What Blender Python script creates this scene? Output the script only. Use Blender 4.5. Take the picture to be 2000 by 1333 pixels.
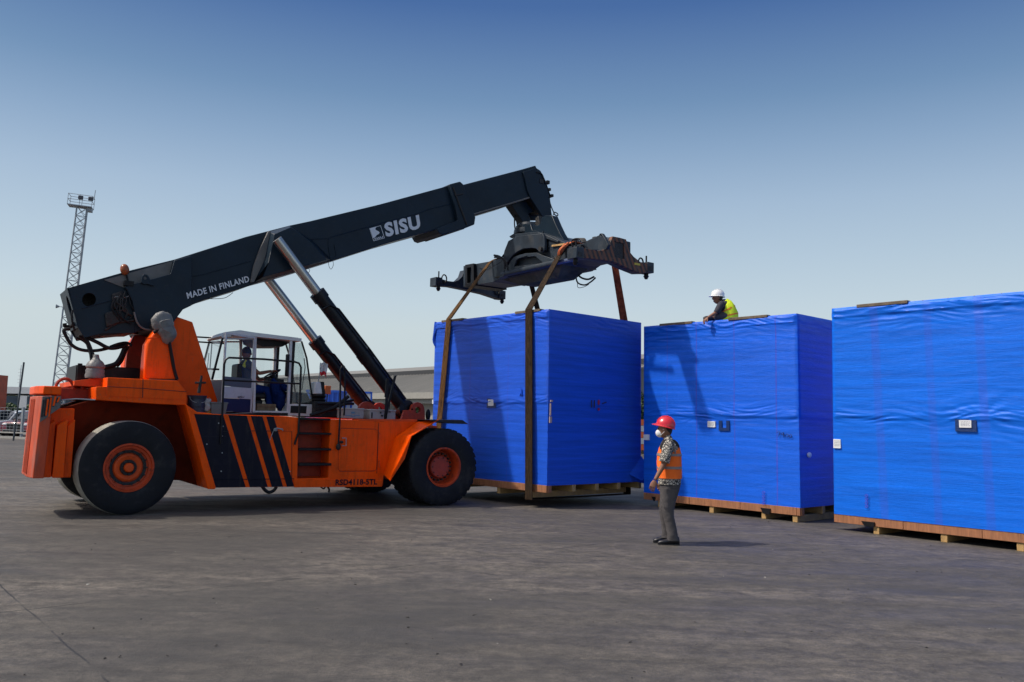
import bpy, bmesh, math, random
from mathutils import Vector, Matrix, noise
from mathutils.geometry import tessellate_polygon
for o in list(bpy.data.objects): bpy.data.objects.remove(o)
SC = bpy.context.scene
COL = SC.collection
R = math.radians
random.seed(7)

# ------------------------------------------------------------------ camera
CF, CP, CR, CH = 1654.0, 0.095, 0.0245, 1.75
Fw = Vector((0, math.cos(CP), math.sin(CP))); _R0 = Vector((1, 0, 0)); _U0 = _R0.cross(Fw)
Rt = math.cos(CR)*_R0 + math.sin(CR)*_U0; Up = -math.sin(CR)*_R0 + math.cos(CR)*_U0
CAM = Vector((0, 0, CH))
cd = bpy.data.cameras.new('camera'); cam = bpy.data.objects.new('camera', cd); COL.objects.link(cam)
M = Matrix((Rt, Up, -Fw)).transposed().to_4x4(); M.translation = CAM
cam.matrix_world = M
cd.sensor_width = 36; cd.lens = CF/2000*36; cd.clip_start = .05; cd.clip_end = 3000
SC.camera = cam

# ------------------------------------------------------------------ light
SUN_EL, SUN_AZ = R(50), R(190)          # direction towards the sun: azimuth measured from +X
w = bpy.data.worlds.new('World'); SC.world = w; w.use_nodes = True
nt = w.node_tree; nt.nodes.clear()
out = nt.nodes.new('ShaderNodeOutputWorld'); bg = nt.nodes.new('ShaderNodeBackground')
sky = nt.nodes.new('ShaderNodeTexSky'); sky.sky_type = 'NISHITA'; sky.sun_disc = False
sky.sun_elevation = SUN_EL; sky.sun_rotation = R(90)-SUN_AZ
sky.air_density = 1.0; sky.dust_density = 4.0; sky.ozone_density = 2.5; sky.altitude = 10
bg.inputs['Strength'].default_value = 0.135
# haze of the lower air: pale near the horizon, deeper overhead
tc_ = nt.nodes.new('ShaderNodeTexCoord'); sx_ = nt.nodes.new('ShaderNodeSeparateXYZ'); nt.links.new(tc_.outputs['Generated'], sx_.inputs[0])
cr_ = nt.nodes.new('ShaderNodeValToRGB'); nt.links.new(sx_.outputs['Z'], cr_.inputs[0]); el = cr_.color_ramp.elements
AIR = [(0.0, (1.25, 1.08, 1.06)), (.105, (1.32, 1.14, 1.06)), (.135, (1.43, 1.22, 1.08)), (.252, (1.35, 1.22, 1.05)), (.361, (.79, .88, .87)), (.455, (.38, .54, .74)), (.62, (1.15, 1.1, 1.05))]
while len(el) < len(AIR): el.new(.5)
for k_, (p_, c_) in enumerate(AIR): el[k_].position = p_; el[k_].color = (*[v_/2 for v_ in c_], 1)
sc_ = nt.nodes.new('ShaderNodeVectorMath'); sc_.operation = 'MULTIPLY'; nt.links.new(sky.outputs[0], sc_.inputs[0]); nt.links.new(cr_.outputs[0], sc_.inputs[1])
s2_ = nt.nodes.new('ShaderNodeVectorMath'); s2_.operation = 'SCALE'; s2_.inputs['Scale'].default_value = 2.0; nt.links.new(sc_.outputs[0], s2_.inputs[0])
# veil of bright lower air, the same all round the horizon
vr_ = nt.nodes.new('ShaderNodeValToRGB'); nt.links.new(sx_.outputs['Z'], vr_.inputs[0]); el = vr_.color_ramp.elements
VEIL = [(0.0, (.60, .69, .715)), (.105, (.59, .69, .725)), (.135, (.546, .665, .745)), (.19, (.46, .59, .71)), (.252, (.366, .497, .658)), (.31, (.255, .385, .57)), (.361, (.165, .287, .479)), (.455, (.066, .150, .366)), (.62, (.06, .14, .34))]
while len(el) < len(VEIL): el.new(.5)
for k_, (p_, c_) in enumerate(VEIL): el[k_].position = p_; el[k_].color = (*c_, 1)
vs_ = nt.nodes.new('ShaderNodeVectorMath'); vs_.operation = 'SCALE'; vs_.inputs['Scale'].default_value = 1/(.135*2**.2); nt.links.new(vr_.outputs[0], vs_.inputs[0])
vf_ = nt.nodes.new('ShaderNodeMapRange'); vf_.inputs[1].default_value = .46; vf_.inputs[2].default_value = .62; vf_.inputs[3].default_value = .92; vf_.inputs[4].default_value = 0; nt.links.new(sx_.outputs['Z'], vf_.inputs[0])
vm_ = nt.nodes.new('ShaderNodeMix'); vm_.data_type = 'RGBA'; nt.links.new(vf_.outputs[0], vm_.inputs[0]); nt.links.new(s2_.outputs[0], vm_.inputs[6]); nt.links.new(vs_.outputs[0], vm_.inputs[7])
nt.links.new(vm_.outputs[2], bg.inputs[0]); nt.links.new(bg.outputs[0], out.inputs[0])
sd = Vector((math.cos(SUN_EL)*math.cos(SUN_AZ), math.cos(SUN_EL)*math.sin(SUN_AZ), math.sin(SUN_EL)))
sl = bpy.data.lights.new('sun', 'SUN'); sl.energy = 2.9; sl.angle = R(1.5); sl.color = (1, .93, .82)
so = bpy.data.objects.new('sun', sl); COL.objects.link(so); so.rotation_euler = sd.to_track_quat('Z', 'Y').to_euler()
so.location = (-20, 0, 30)
SC.view_settings.view_transform = 'Standard'; SC.view_settings.look = 'None'
SC.view_settings.exposure = 0.2; SC.view_settings.gamma = 1
SC.render.resolution_x = 1024; SC.render.resolution_y = 682

# ------------------------------------------------------------------ measuring helpers (a pixel of the photo -> a point on a real plane)
def ray(x, y): return (Fw*CF + Rt*(x-1000) - Up*(y-666.5))
def hit(x, y, p, n):
    d = ray(x, y); t = (p-CAM).dot(n)/d.dot(n); return CAM + d*t
def gnd(x, y, z=0.0): return hit(x, y, Vector((0, 0, z)), Vector((0, 0, 1)))
VYAW = 0.60
VO = gnd(252, 1007)
VE = Vector((math.cos(VYAW), math.sin(VYAW), 0)); VN = Vector((-math.sin(VYAW), math.cos(VYAW), 0))
def PV(x, y, v):
    P = hit(x, y, VO+VN*v, VN)-VO; return (P.dot(VE), P.z)
def PVs(pts, v): return [PV(x, y, v) for x, y in pts]
def P3(x, y, v):
    a = PV(x, y, v); return (a[0], v, a[1])

# ------------------------------------------------------------------ materials
MATS = {}
GRIME = {}
def mat(name, col, rough=.5, metal=0, var=.0, vscale=3.0, bump=0, bscale=40, spec=.5, dirt=None, dirt_amt=.5, dscale=2.0, stretch=(1, 1, 1), coat=0):
    m = bpy.data.materials.new(name); m.use_nodes = True; n = m.node_tree; b = n.nodes['Principled BSDF']
    b.inputs['Roughness'].default_value = rough; b.inputs['Metallic'].default_value = metal
    b.inputs['Specular IOR Level'].default_value = spec
    if coat: b.inputs['Coat Weight'].default_value = coat; b.inputs['Coat Roughness'].default_value = .12
    b.inputs['Base Color'].default_value = (*col, 1)
    tc = n.nodes.new('ShaderNodeTexCoord'); mp = n.nodes.new('ShaderNodeMapping'); mp.inputs['Scale'].default_value = stretch
    n.links.new(tc.outputs['Object'], mp.inputs[0])
    cur = None
    if var:
        t = n.nodes.new('ShaderNodeTexNoise'); t.inputs['Scale'].default_value = vscale; t.inputs['Detail'].default_value = 8; t.inputs['Roughness'].default_value = .65
        n.links.new(mp.outputs[0], t.inputs[0])
        r = n.nodes.new('ShaderNodeValToRGB'); r.color_ramp.elements[0].position = .3; r.color_ramp.elements[1].position = .7
        r.color_ramp.elements[0].color = (*[c*(1-var) for c in col], 1); r.color_ramp.elements[1].color = (*[min(1, c*(1+var)) for c in col], 1)
        n.links.new(t.outputs['Fac'], r.inputs[0]); cur = r.outputs[0]
    if dirt:
        t = n.nodes.new('ShaderNodeTexNoise'); t.inputs['Scale'].default_value = dscale; t.inputs['Detail'].default_value = 10; t.inputs['Roughness'].default_value = .7
        n.links.new(mp.outputs[0], t.inputs[0])
        r = n.nodes.new('ShaderNodeValToRGB'); r.color_ramp.elements[0].position = .52; r.color_ramp.elements[1].position = .72
        r.color_ramp.elements[0].color = (0, 0, 0, 1); r.color_ramp.elements[1].color = (dirt_amt, dirt_amt, dirt_amt, 1)
        n.links.new(t.outputs['Fac'], r.inputs[0])
        mx = n.nodes.new('ShaderNodeMix'); mx.data_type = 'RGBA'
        n.links.new(r.outputs[0], mx.inputs[0])
        if cur: n.links.new(cur, mx.inputs[6])
        else: mx.inputs[6].default_value = (*col, 1)
        mx.inputs[7].default_value = (*dirt, 1); cur = mx.outputs[2]
    if cur: n.links.new(cur, b.inputs['Base Color'])
    if bump:
        t = n.nodes.new('ShaderNodeTexNoise'); t.inputs['Scale'].default_value = bscale; t.inputs['Detail'].default_value = 5
        n.links.new(mp.outputs[0], t.inputs[0]); bp = n.nodes.new('ShaderNodeBump'); bp.inputs['Strength'].default_value = bump; bp.inputs['Distance'].default_value = .02
        n.links.new(t.outputs['Fac'], bp.inputs['Height']); n.links.new(bp.outputs[0], b.inputs['Normal'])
    MATS[name] = m; return m
ORANGE = mat('orange_paint', (.95, .088, .0), .38, var=.14, vscale=1.5, dirt=(.24, .03, .003), dirt_amt=.42, dscale=2.2, bump=.05, bscale=6, spec=.16)
def grime(m, col, amt, sc=(5, 5, .7), s=2.2, lo=.50, hi=.66):
    n = m.node_tree; b = n.nodes['Principled BSDF']; l = b.inputs['Base Color'].links[0]; src = l.from_socket
    tc = n.nodes.new('ShaderNodeTexCoord'); mp = n.nodes.new('ShaderNodeMapping'); mp.inputs['Scale'].default_value = sc; n.links.new(tc.outputs['Object'], mp.inputs[0])
    t = n.nodes.new('ShaderNodeTexNoise'); t.inputs['Scale'].default_value = s; t.inputs['Detail'].default_value = 10; t.inputs['Roughness'].default_value = .68; n.links.new(mp.outputs[0], t.inputs[0])
    r = n.nodes.new('ShaderNodeMapRange'); r.inputs[1].default_value = lo; r.inputs[2].default_value = hi; r.inputs[3].default_value = 0; r.inputs[4].default_value = amt; n.links.new(t.outputs['Fac'], r.inputs[0])
    mx = n.nodes.new('ShaderNodeMix'); mx.data_type = 'RGBA'; n.links.new(r.outputs[0], mx.inputs[0]); n.links.new(src, mx.inputs[6]); mx.inputs[7].default_value = (*col, 1); n.links.new(mx.outputs[2], b.inputs['Base Color'])
grime(ORANGE, (.16, .035, .006), .28); grime(ORANGE, (.25, .16, .10), .5, (1, 1, 1), 26, .60, .68)
ORANGED = mat('orange_paint_worn', (.70, .085, .012), .5, spec=.25, var=.2, vscale=2.5, dirt=(.10, .03, .02), dirt_amt=.8, dscale=3.5, bump=.15, bscale=14)
RIM = mat('rim_paint', (.50, .055, .012), .5, spec=.3, var=.25, vscale=6, dirt=(.05, .025, .02), dirt_amt=.85, dscale=7, bump=.1, bscale=20)
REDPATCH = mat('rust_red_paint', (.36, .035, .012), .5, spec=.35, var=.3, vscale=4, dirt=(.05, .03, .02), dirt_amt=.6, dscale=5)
STRIPE = mat('navy_black_paint', (.004, .005, .016), .42, spec=.16, var=.2, vscale=2, dirt=(.05, .05, .05), dirt_amt=.15, dscale=6)
BOOMM = mat('boom_paint', (.007, .018, .032), .40, spec=.22, var=.25, vscale=1.2, dirt=(.022, .028, .036), dirt_amt=.35, dscale=2.5, bump=.04, bscale=5)
BOOMG = mat('boom_pale_grey', (.13, .125, .12), .5, var=.15, vscale=3, dirt=(.05, .05, .055), dirt_amt=.4, dscale=5)
SPRM = mat('spreader_paint', (.022, .032, .045), .45, spec=.3, var=.35, vscale=2.5, dirt=(.10, .095, .085), dirt_amt=.5, dscale=3, bump=.15, bscale=12)
SPRU = mat('spreader_belly', (.11, .092, .05), .75, spec=.1, var=.4, vscale=3, dirt=(.03, .03, .035), dirt_amt=.8, dscale=4)
BLK = mat('black_steel', (.006, .006, .008), .45, spec=.25, var=.3, vscale=4, dirt=(.06, .05, .045), dirt_amt=.3, dscale=6)
CYL = mat('cylinder_paint', (.004, .006, .011), .36, spec=.3, var=.3, vscale=2.5, dirt=(.06, .035, .025), dirt_amt=.4, dscale=4)
grime(BOOMM, (.045, .045, .045), .5, (2, 2, 2), 9, .58, .70); grime(STRIPE, (.05, .045, .04), .4, (4, 4, .6), 2.5, .52, .7)
CHROME = mat('chrome', (.50, .49, .47), .30, 1.0)
GREASE = mat('dark_grease', (.012, .011, .012), .6, var=.3, vscale=12, dirt=(.09, .08, .06), dirt_amt=.4, dscale=14, bump=.8, bscale=25)
HOSE = mat('hose_rubber', (.007, .006, .007), .5, spec=.3)
TREADM = mat('sunlit_tread', (.30, .29, .25), .9, spec=.1, var=.3, vscale=8, bump=.3, bscale=20)  # rear tread only: brightness of the sunlit strip is put into this colour
TYRE = mat('tyre_rubber', (.010, .011, .014), .7, spec=.3, var=.3, vscale=3, dirt=(.060, .054, .045), dirt_amt=.5, dscale=3, bump=.15, bscale=30)
WHITE = mat('white_paint', (.62, .63, .63), .35, var=.06, vscale=3, dirt=(.25, .23, .2), dirt_amt=.35, dscale=7)
NAVY = mat('navy_paint', (.012, .02, .07), .4, var=.2)
LETTER = mat('letter_white', (.66, .69, .72), .5, dirt=(.2, .2, .2), dirt_amt=.3, dscale=12)
PAPER = mat('paper_white', (.72, .74, .76), .6)
INK = mat('ink_dark', (.02, .02, .04), .7)
REDINK = mat('ink_red', (.35, .02, .08), .7)
TAPE = mat('dark_blue_tape', (.006, .030, .13), .35, bump=.4, bscale=60)
WOOD = mat('plywood', (.31, .13, .06), .7, var=.3, vscale=5, dirt=(.14, .05, .025), dirt_amt=.5, dscale=3, stretch=(6, 6, .6), bump=.1, bscale=20)
PINE = mat('pine_block', (.42, .26, .10), .7, var=.25, vscale=6, dirt=(.18, .09, .04), dirt_amt=.5, dscale=5, bump=.15, bscale=30)
PLANK = mat('weathered_plank', (.13, .095, .065), .8, var=.35, vscale=8, dirt=(.05, .04, .035), dirt_amt=.7, dscale=9, bump=.3, bscale=40)
SLING = mat('sling_webbing', (.11, .058, .022), .85, spec=.1, var=.6, vscale=9, dirt=(.012, .011, .012), dirt_amt=.95, dscale=4, stretch=(3, 3, .7), bump=.4, bscale=60)
SLINGD = mat('sling_webbing_dark', (.030, .020, .013), .85, spec=.1, var=.7, vscale=10, dirt=(.09, .05, .02), dirt_amt=.6, dscale=6, stretch=(3, 3, .7), bump=.4, bscale=60)
SLINGR = mat('sling_webbing_rust', (.34, .085, .035), .8, spec=.1, var=.5, vscale=9, dirt=(.03, .015, .012), dirt_amt=.85, dscale=8, bump=.4, bscale=60)
SLINGO = mat('sling_webbing_orange', (.55, .13, .04), .75, var=.4, vscale=14, dirt=(.2, .06, .03), dirt_amt=.6, dscale=14, bump=.6, bscale=40)
BAG = mat('grey_plastic_bag', (.16, .16, .155), .45, var=.3, vscale=9, dirt=(.08, .08, .075), dirt_amt=.5, dscale=9, bump=.8, bscale=14)
SKIN = mat('skin', (.24, .11, .065), .55, var=.1, vscale=20)
HAIR = mat('hair', (.008, .006, .006), .6)
REDH = mat('red_helmet', (.62, .02, .035), .25, coat=.5)
WHITEH = mat('white_helmet', (.75, .76, .76), .25, coat=.5)
VESTO = mat('orange_vest_cloth', (1.0, .16, .012), .8, var=.08, vscale=10, bump=.5, bscale=9)
VESTY = mat('yellow_vest_cloth', (.70, .85, .02), .8, var=.12, vscale=10, bump=.5, bscale=9)
REFL = mat('reflective_tape', (.24, .20, .185), .5)
REFO = mat('orange_trim', (.85, .20, .02), .6)
BLACKC = mat('black_cloth', (.014, .013, .016), .85, bump=.3, bscale=20)
TROU = mat('grey_trouser_cloth', (.068, .062, .064), .85, var=.15, vscale=8, bump=.7, bscale=11)
DKSH = mat('dark_shirt_cloth', (.022, .022, .035), .8, bump=.4, bscale=14)
SHOE = mat('black_shoe_leather', (.008, .008, .012), .4)
MASKM = mat('face_mask_cloth', (.70, .70, .72), .8)
BATIK = mat('batik_shirt_cloth', (.42, .40, .34), .8)
def _batik():
    n = BATIK.node_tree; b = n.nodes['Principled BSDF']; tc = n.nodes.new('ShaderNodeTexCoord')
    v = n.nodes.new('ShaderNodeTexVoronoi'); v.inputs['Scale'].default_value = 26; v.feature = 'DISTANCE_TO_EDGE'
    ns = n.nodes.new('ShaderNodeTexNoise'); ns.inputs['Scale'].default_value = 15; ns.inputs['Distortion'].default_value = 3
    r = n.nodes.new('ShaderNodeValToRGB'); e = r.color_ramp.elements; e[0].position = .08; e[0].color = (.03, .03, .035, 1); e[1].position = .12; e[1].color = (.46, .43, .37, 1)
    r2 = n.nodes.new('ShaderNodeValToRGB'); e = r2.color_ramp.elements; e[0].position = .53; e[0].color = (1, 1, 1, 1); e[1].position = .56; e[1].color = (.16, .16, .18, 1)
    mx = n.nodes.new('ShaderNodeMix'); mx.data_type = 'RGBA'; mx.blend_type = 'MULTIPLY'; mx.inputs[0].default_value = .85
    n.links.new(tc.outputs['Object'], v.inputs[0]); n.links.new(tc.outputs['Object'], ns.inputs[0])
    n.links.new(v.outputs['Distance'], r.inputs[0]); n.links.new(ns.outputs['Fac'], r2.inputs[0])
    n.links.new(r.outputs[0], mx.inputs[6]); n.links.new(r2.outputs[0], mx.inputs[7]); n.links.new(mx.outputs[2], b.inputs['Base Color'])
_batik()
GLASS = bpy.data.materials.new('cab_glass'); GLASS.use_nodes = True
def _glass(m, tint, mixf):
    n = m.node_tree; n.nodes.clear(); o = n.nodes.new('ShaderNodeOutputMaterial')
    t = n.nodes.new('ShaderNodeBsdfTransparent'); t.inputs[0].default_value = (*tint, 1)
    g = n.nodes.new('ShaderNodeBsdfGlossy'); g.inputs['Roughness'].default_value = .03
    lw = n.nodes.new('ShaderNodeLayerWeight'); lw.inputs[0].default_value = .5; pw = n.nodes.new('ShaderNodeMath'); pw.operation = 'POWER'; n.links.new(lw.outputs['Facing'], pw.inputs[0]); pw.inputs[1].default_value = 4; f = n.nodes.new('ShaderNodeMath'); f.operation = 'MULTIPLY_ADD'; n.links.new(pw.outputs[0], f.inputs[0]); f.inputs[1].default_value = .6; f.inputs[2].default_value = .05
    a = n.nodes.new('ShaderNodeMixShader'); n.links.new(f.outputs[0], a.inputs[0]); n.links.new(t.outputs[0], a.inputs[1]); n.links.new(g.outputs[0], a.inputs[2])
    d = n.nodes.new('ShaderNodeBsdfDiffuse'); d.inputs[0].default_value = (.45, .48, .48, 1)
    b = n.nodes.new('ShaderNodeMixShader'); b.inputs[0].default_value = mixf; n.links.new(a.outputs[0], b.inputs[1]); n.links.new(d.outputs[0], b.inputs[2])
    n.links.new(b.outputs[0], o.inputs[0])
_glass(GLASS, (.88, .92, .92), .045)

def tarp_mat(name, base, stripes, stripe_col=(.10, .03, .40), seam=None):
    """woven blue polythene sheet: fine horizontal weave, broad creases, straps showing through at the given local x"""
    m = bpy.data.materials.new(name); m.use_nodes = True; n = m.node_tree; b = n.nodes['Principled BSDF']; L = n.links.new
    b.inputs['Roughness'].default_value = .42; b.inputs['Specular IOR Level'].default_value = .32
    tc = n.nodes.new('ShaderNodeTexCoord'); sp = n.nodes.new('ShaderNodeSeparateXYZ'); L(tc.outputs['Object'], sp.inputs[0])
    def mapn(sc):
        q = n.nodes.new('ShaderNodeMapping'); q.inputs['Scale'].default_value = sc; L(tc.outputs['Object'], q.inputs[0]); return q
    def nz(q, s, det=6, ro=.6, dist=0):
        t = n.nodes.new('ShaderNodeTexNoise'); t.inputs['Scale'].default_value = s; t.inputs['Detail'].default_value = det; t.inputs['Roughness'].default_value = ro; t.inputs['Distortion'].default_value = dist
        L(q.outputs[0], t.inputs[0]); return t
    a = nz(mapn((.14, .14, 4)), 2.6, 9, .7); r = n.nodes.new('ShaderNodeValToRGB')
    e = r.color_ramp.elements; e[0].position = .3; e[1].position = .72
    e[0].color = (*[c*.72 for c in base], 1); e[1].color = (*[min(1, c*1.28) for c in base], 1)
    L(a.outputs['Fac'], r.inputs[0]); cur = r.outputs[0]
    for sx, wd, amt in stripes:
        s = n.nodes.new('ShaderNodeMath'); s.operation = 'SUBTRACT'; L(sp.outputs['X'], s.inputs[0]); s.inputs[1].default_value = sx
        ab = n.nodes.new('ShaderNodeMath'); ab.operation = 'ABSOLUTE'; L(s.outputs[0], ab.inputs[0])
        mr = n.nodes.new('ShaderNodeMapRange'); mr.inputs[1].default_value = wd*.6; mr.inputs[2].default_value = wd; mr.inputs[3].default_value = amt; mr.inputs[4].default_value = 0
        L(ab.outputs[0], mr.inputs[0])
        wz = nz(mapn((1, 1, 1)), 1.7, 4); mu = n.nodes.new('ShaderNodeMath'); mu.operation = 'MULTIPLY'; L(mr.outputs[0], mu.inputs[0]); L(wz.outputs['Fac'], mu.inputs[1])
        mx = n.nodes.new('ShaderNodeMix'); mx.data_type = 'RGBA'; L(mu.outputs[0], mx.inputs[0]); L(cur, mx.inputs[6]); mx.inputs[7].default_value = (*stripe_col, 1); cur = mx.outputs[2]
    L(cur, b.inputs['Base Color'])
    n1 = nz(mapn((.16, .16, 11)), 3.5, 10, .66, .15); n2 = nz(mapn((1.2, 1.2, 30)), 6, 3, .5); n3 = nz(mapn((.25, .25, 1.2)), 1.6, 3, .5, .8)
    add = n.nodes.new('ShaderNodeMath'); add.operation = 'MULTIPLY_ADD'; L(n1.outputs['Fac'], add.inputs[0]); add.inputs[1].default_value = .55; L(n2.outputs['Fac'], add.inputs[2])
    ad2 = n.nodes.new('ShaderNodeMath'); ad2.operation = 'MULTIPLY_ADD'; L(n3.outputs['Fac'], ad2.inputs[0]); ad2.inputs[1].default_value = .7; L(add.outputs[0], ad2.inputs[2])
    bp = n.nodes.new('ShaderNodeBump'); bp.inputs['Strength'].default_value = .29; bp.inputs['Distance'].default_value = .022
    L(ad2.outputs[0], bp.inputs['Height']); L(bp.outputs[0], b.inputs['Normal'])
    return m

# ------------------------------------------------------------------ mesh helpers
class MB:
    def __init__(s): s.v = []; s.f = []; s.m = []; s.sm = []
    def _add(s, vs, fs, mi=0, smooth=False):
        b = len(s.v); s.v += [tuple(v) for v in vs]
        for f in fs: s.f.append([b+i for i in f]); s.m.append(mi); s.sm.append(smooth)
    def box(s, x0, x1, y0, y1, z0, z1, mi=0):
        vs = [(x, y, z) for z in (z0, z1) for y in (y0, y1) for x in (x0, x1)]
        s._add(vs, [(0, 2, 3, 1), (4, 5, 7, 6), (0, 1, 5, 4), (2, 6, 7, 3), (0, 4, 6, 2), (1, 3, 7, 5)], mi)
    def obox(s, c, ax, ay, az, mi=0):
        c = Vector(c); ax = Vector(ax); ay = Vector(ay); az = Vector(az)
        vs = [c+ax*i+ay*j+az*k for k in (-1, 1) for j in (-1, 1) for i in (-1, 1)]
        s._add(vs, [(0, 2, 3, 1), (4, 5, 7, 6), (0, 1, 5, 4), (2, 6, 7, 3), (0, 4, 6, 2), (1, 3, 7, 5)], mi)
    def prism(s, poly, y0, y1, holes=(), mi=0, f=None):
        """poly in (x,z), extruded along y; f maps (a, depth, b) to a point"""
        f = f or (lambda a, d, b: (a, d, b))
        loops = [list(poly)]+[list(h) for h in holes]
        flat = [p for l in loops for p in l]
        tris = tessellate_polygon([[Vector((p[0], p[1], 0)) for p in l] for l in loops])
        n = len(flat)
        vs = [f(p[0], y0, p[1]) for p in flat]+[f(p[0], y1, p[1]) for p in flat]
        fs = [tuple(t) for t in tris]+[tuple(n+i for i in reversed(t)) for t in tris]
        k = 0
        for l in loops:
            m = len(l)
            for i in range(m): a = k+i; b = k+(i+1) % m; fs.append((a, b, n+b, n+a))
            k += m
        s._add(vs, fs, mi)
    def poly3(s, pts, th=.012, mi=0):
        """flat plate through 3d points with a thickness"""
        P = [Vector(p) for p in pts]; nn = (P[1]-P[0]).cross(P[2]-P[0]).normalized()*th/2; n = len(P)
        vs = [p+nn for p in P]+[p-nn for p in P]
        fs = [tuple(range(n)), tuple(reversed(range(n, 2*n)))]+[(i, n+i, n+(i+1) % n, (i+1) % n) for i in range(n)]
        s._add(vs, fs, mi)
    def cyl(s, p0, p1, r0, r1=None, seg=20, mi=0, cap=True):
        p0 = Vector(p0); p1 = Vector(p1); r1 = r0 if r1 is None else r1; d = (p1-p0).normalized()
        a = d.orthogonal().normalized(); b = d.cross(a); vs = []
        for p, r in ((p0, r0), (p1, r1)):
            for i in range(seg):
                t = 2*math.pi*i/seg; vs.append(p+a*math.cos(t)*r+b*math.sin(t)*r)
        fs = [(i, (i+1) % seg, seg+(i+1) % seg, seg+i) for i in range(seg)]
        if cap: fs += [tuple(reversed(range(seg))), tuple(range(seg, 2*seg))]
        s._add(vs, fs, mi, True)
    def tube(s, pts, r, seg=8, mi=0, smooth_path=0):
        P = [Vector(p) for p in pts]
        if smooth_path:
            Q = []
            for i in range(len(P)-1):
                a = P[max(i-1, 0)]; b = P[i]; c = P[i+1]; d = P[min(i+2, len(P)-1)]
                for k in range(smooth_path):
                    t = k/smooth_path
                    Q.append(.5*((2*b)+(c-a)*t+(2*a-5*b+4*c-d)*t*t+(3*b-a-3*c+d)*t**3))
            Q.append(P[-1]); P = Q
        rs = r if isinstance(r, (list, tuple)) else [r]*len(P)
        if len(rs) != len(P): rs = [rs[0]+(rs[-1]-rs[0])*i/(len(P)-1) for i in range(len(P))]
        d0 = (P[1]-P[0]).normalized(); a = d0.orthogonal().normalized(); vs = []
        for i, p in enumerate(P):
            d = (P[min(i+1, len(P)-1)]-P[max(i-1, 0)]).normalized()
            a = (a-d*a.dot(d)); a = a.normalized() if a.length > 1e-6 else d.orthogonal().normalized(); b = d.cross(a)
            for k in range(seg):
                t = 2*math.pi*k/seg; vs.append(p+(a*math.cos(t)+b*math.sin(t))*rs[i])
        n = len(P); fs = [(i*seg+k, i*seg+(k+1) % seg, (i+1)*seg+(k+1) % seg, (i+1)*seg+k) for i in range(n-1) for k in range(seg)]
        fs += [tuple(reversed(range(seg))), tuple(range((n-1)*seg, n*seg))]
        s._add(vs, fs, mi, True)
    def lathe(s, prof, c, axis='y', seg=48, mi=0, closed=False, sx=1.0):
        """prof: (radius, along-axis)"""
        c = Vector(c); vs = []; n = len(prof)
        for r, h in prof:
            for k in range(seg):
                t = 2*math.pi*k/seg; x = math.cos(t)*r; y = math.sin(t)*r
                vs.append(c+(Vector((x*sx, h, y)) if axis == 'y' else Vector((x*sx, y, h)) if axis == 'z' else Vector((h, x, y))))
        m = n if closed else n-1
        fs = [(i*seg+k, i*seg+(k+1) % seg, ((i+1) % n)*seg+(k+1) % seg, ((i+1) % n)*seg+k) for i in range(m) for k in range(seg)]
        s._add(vs, fs, mi, True)
    def band(s, pts, side, wd, th=.012, mi=0):
        """flat strap along pts, width along 'side'"""
        P = [Vector(p) for p in pts]; n = len(P); vs = []
        for i, p in enumerate(P):
            sd_ = Vector(side[i]) if isinstance(side, list) else Vector(side)
            w_ = wd[i] if isinstance(wd, list) else wd
            d = (P[min(i+1, n-1)]-P[max(i-1, 0)]).normalized(); sd_ = (sd_-d*sd_.dot(d)).normalized(); nn = d.cross(sd_)
            for a, b in ((-1, -1), (1, -1), (1, 1), (-1, 1)): vs.append(p+sd_*a*w_/2+nn*b*th/2)
        fs = [(i*4+k, i*4+(k+1) % 4, (i+1)*4+(k+1) % 4, (i+1)*4+k) for i in range(n-1) for k in range(4)]
        fs += [(3, 2, 1, 0), tuple(range((n-1)*4, n*4))]
        s._add(vs, fs, mi)
    def ellipsoid(s, c, rad, seg=20, rings=12, mi=0, rot=None, zmin=-1.0, warp=None):
        c = Vector(c); vs = []; a0 = math.asin(max(-1, zmin))
        for i in range(rings+1):
            ph = a0+(math.pi/2-a0)*i/rings
            for k in range(seg):
                t = 2*math.pi*k/seg; v = Vector((math.cos(ph)*math.cos(t)*rad[0], math.cos(ph)*math.sin(t)*rad[1], math.sin(ph)*rad[2]))
                if warp: v = warp(v)
                if rot: v = rot @ v
                vs.append(c+v)
        fs = [(i*seg+k, i*seg+(k+1) % seg, (i+1)*seg+(k+1) % seg, (i+1)*seg+k) for i in range(rings) for k in range(seg)]
        fs.append(tuple(reversed(range(seg)))); s._add(vs, fs, mi, True)
    def loft(s, rings, mi=0, cap=True, smooth=True):
        n = len(rings[0]); vs = [p for r in rings for p in r]; m = len(rings)
        fs = [(i*n+k, i*n+(k+1) % n, (i+1)*n+(k+1) % n, (i+1)*n+k) for i in range(m-1) for k in range(n)]
        if cap: fs += [tuple(reversed(range(n))), tuple(range((m-1)*n, m*n))]
        s._add(vs, fs, mi, smooth)
    def build(s, name, mats, parent=None, bevel=0, loc=None, fixn=True):
        me = bpy.data.meshes.new(name); me.from_pydata(s.v, [], s.f)
        for m in (mats if isinstance(mats, (list, tuple)) else [mats]): me.materials.append(m)
        for p, mi in zip(me.polygons, s.m): p.material_index = mi
        if fixn:
            bm = bmesh.new(); bm.from_mesh(me); bmesh.ops.recalc_face_normals(bm, faces=bm.faces); bm.to_mesh(me); bm.free()
        for p, q in zip(me.polygons, s.sm): p.use_smooth = True
        me.set_sharp_from_angle(angle=R(38)); me.update()
        o = bpy.data.objects.new(name, me); COL.objects.link(o)
        if parent: o.parent = parent
        if loc: o.location = loc
        if bevel:
            b = o.modifiers.new('bevel', 'BEVEL'); b.width = bevel; b.segments = 2; b.limit_method = 'ANGLE'; b.angle_limit = R(40)
        return o
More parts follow.
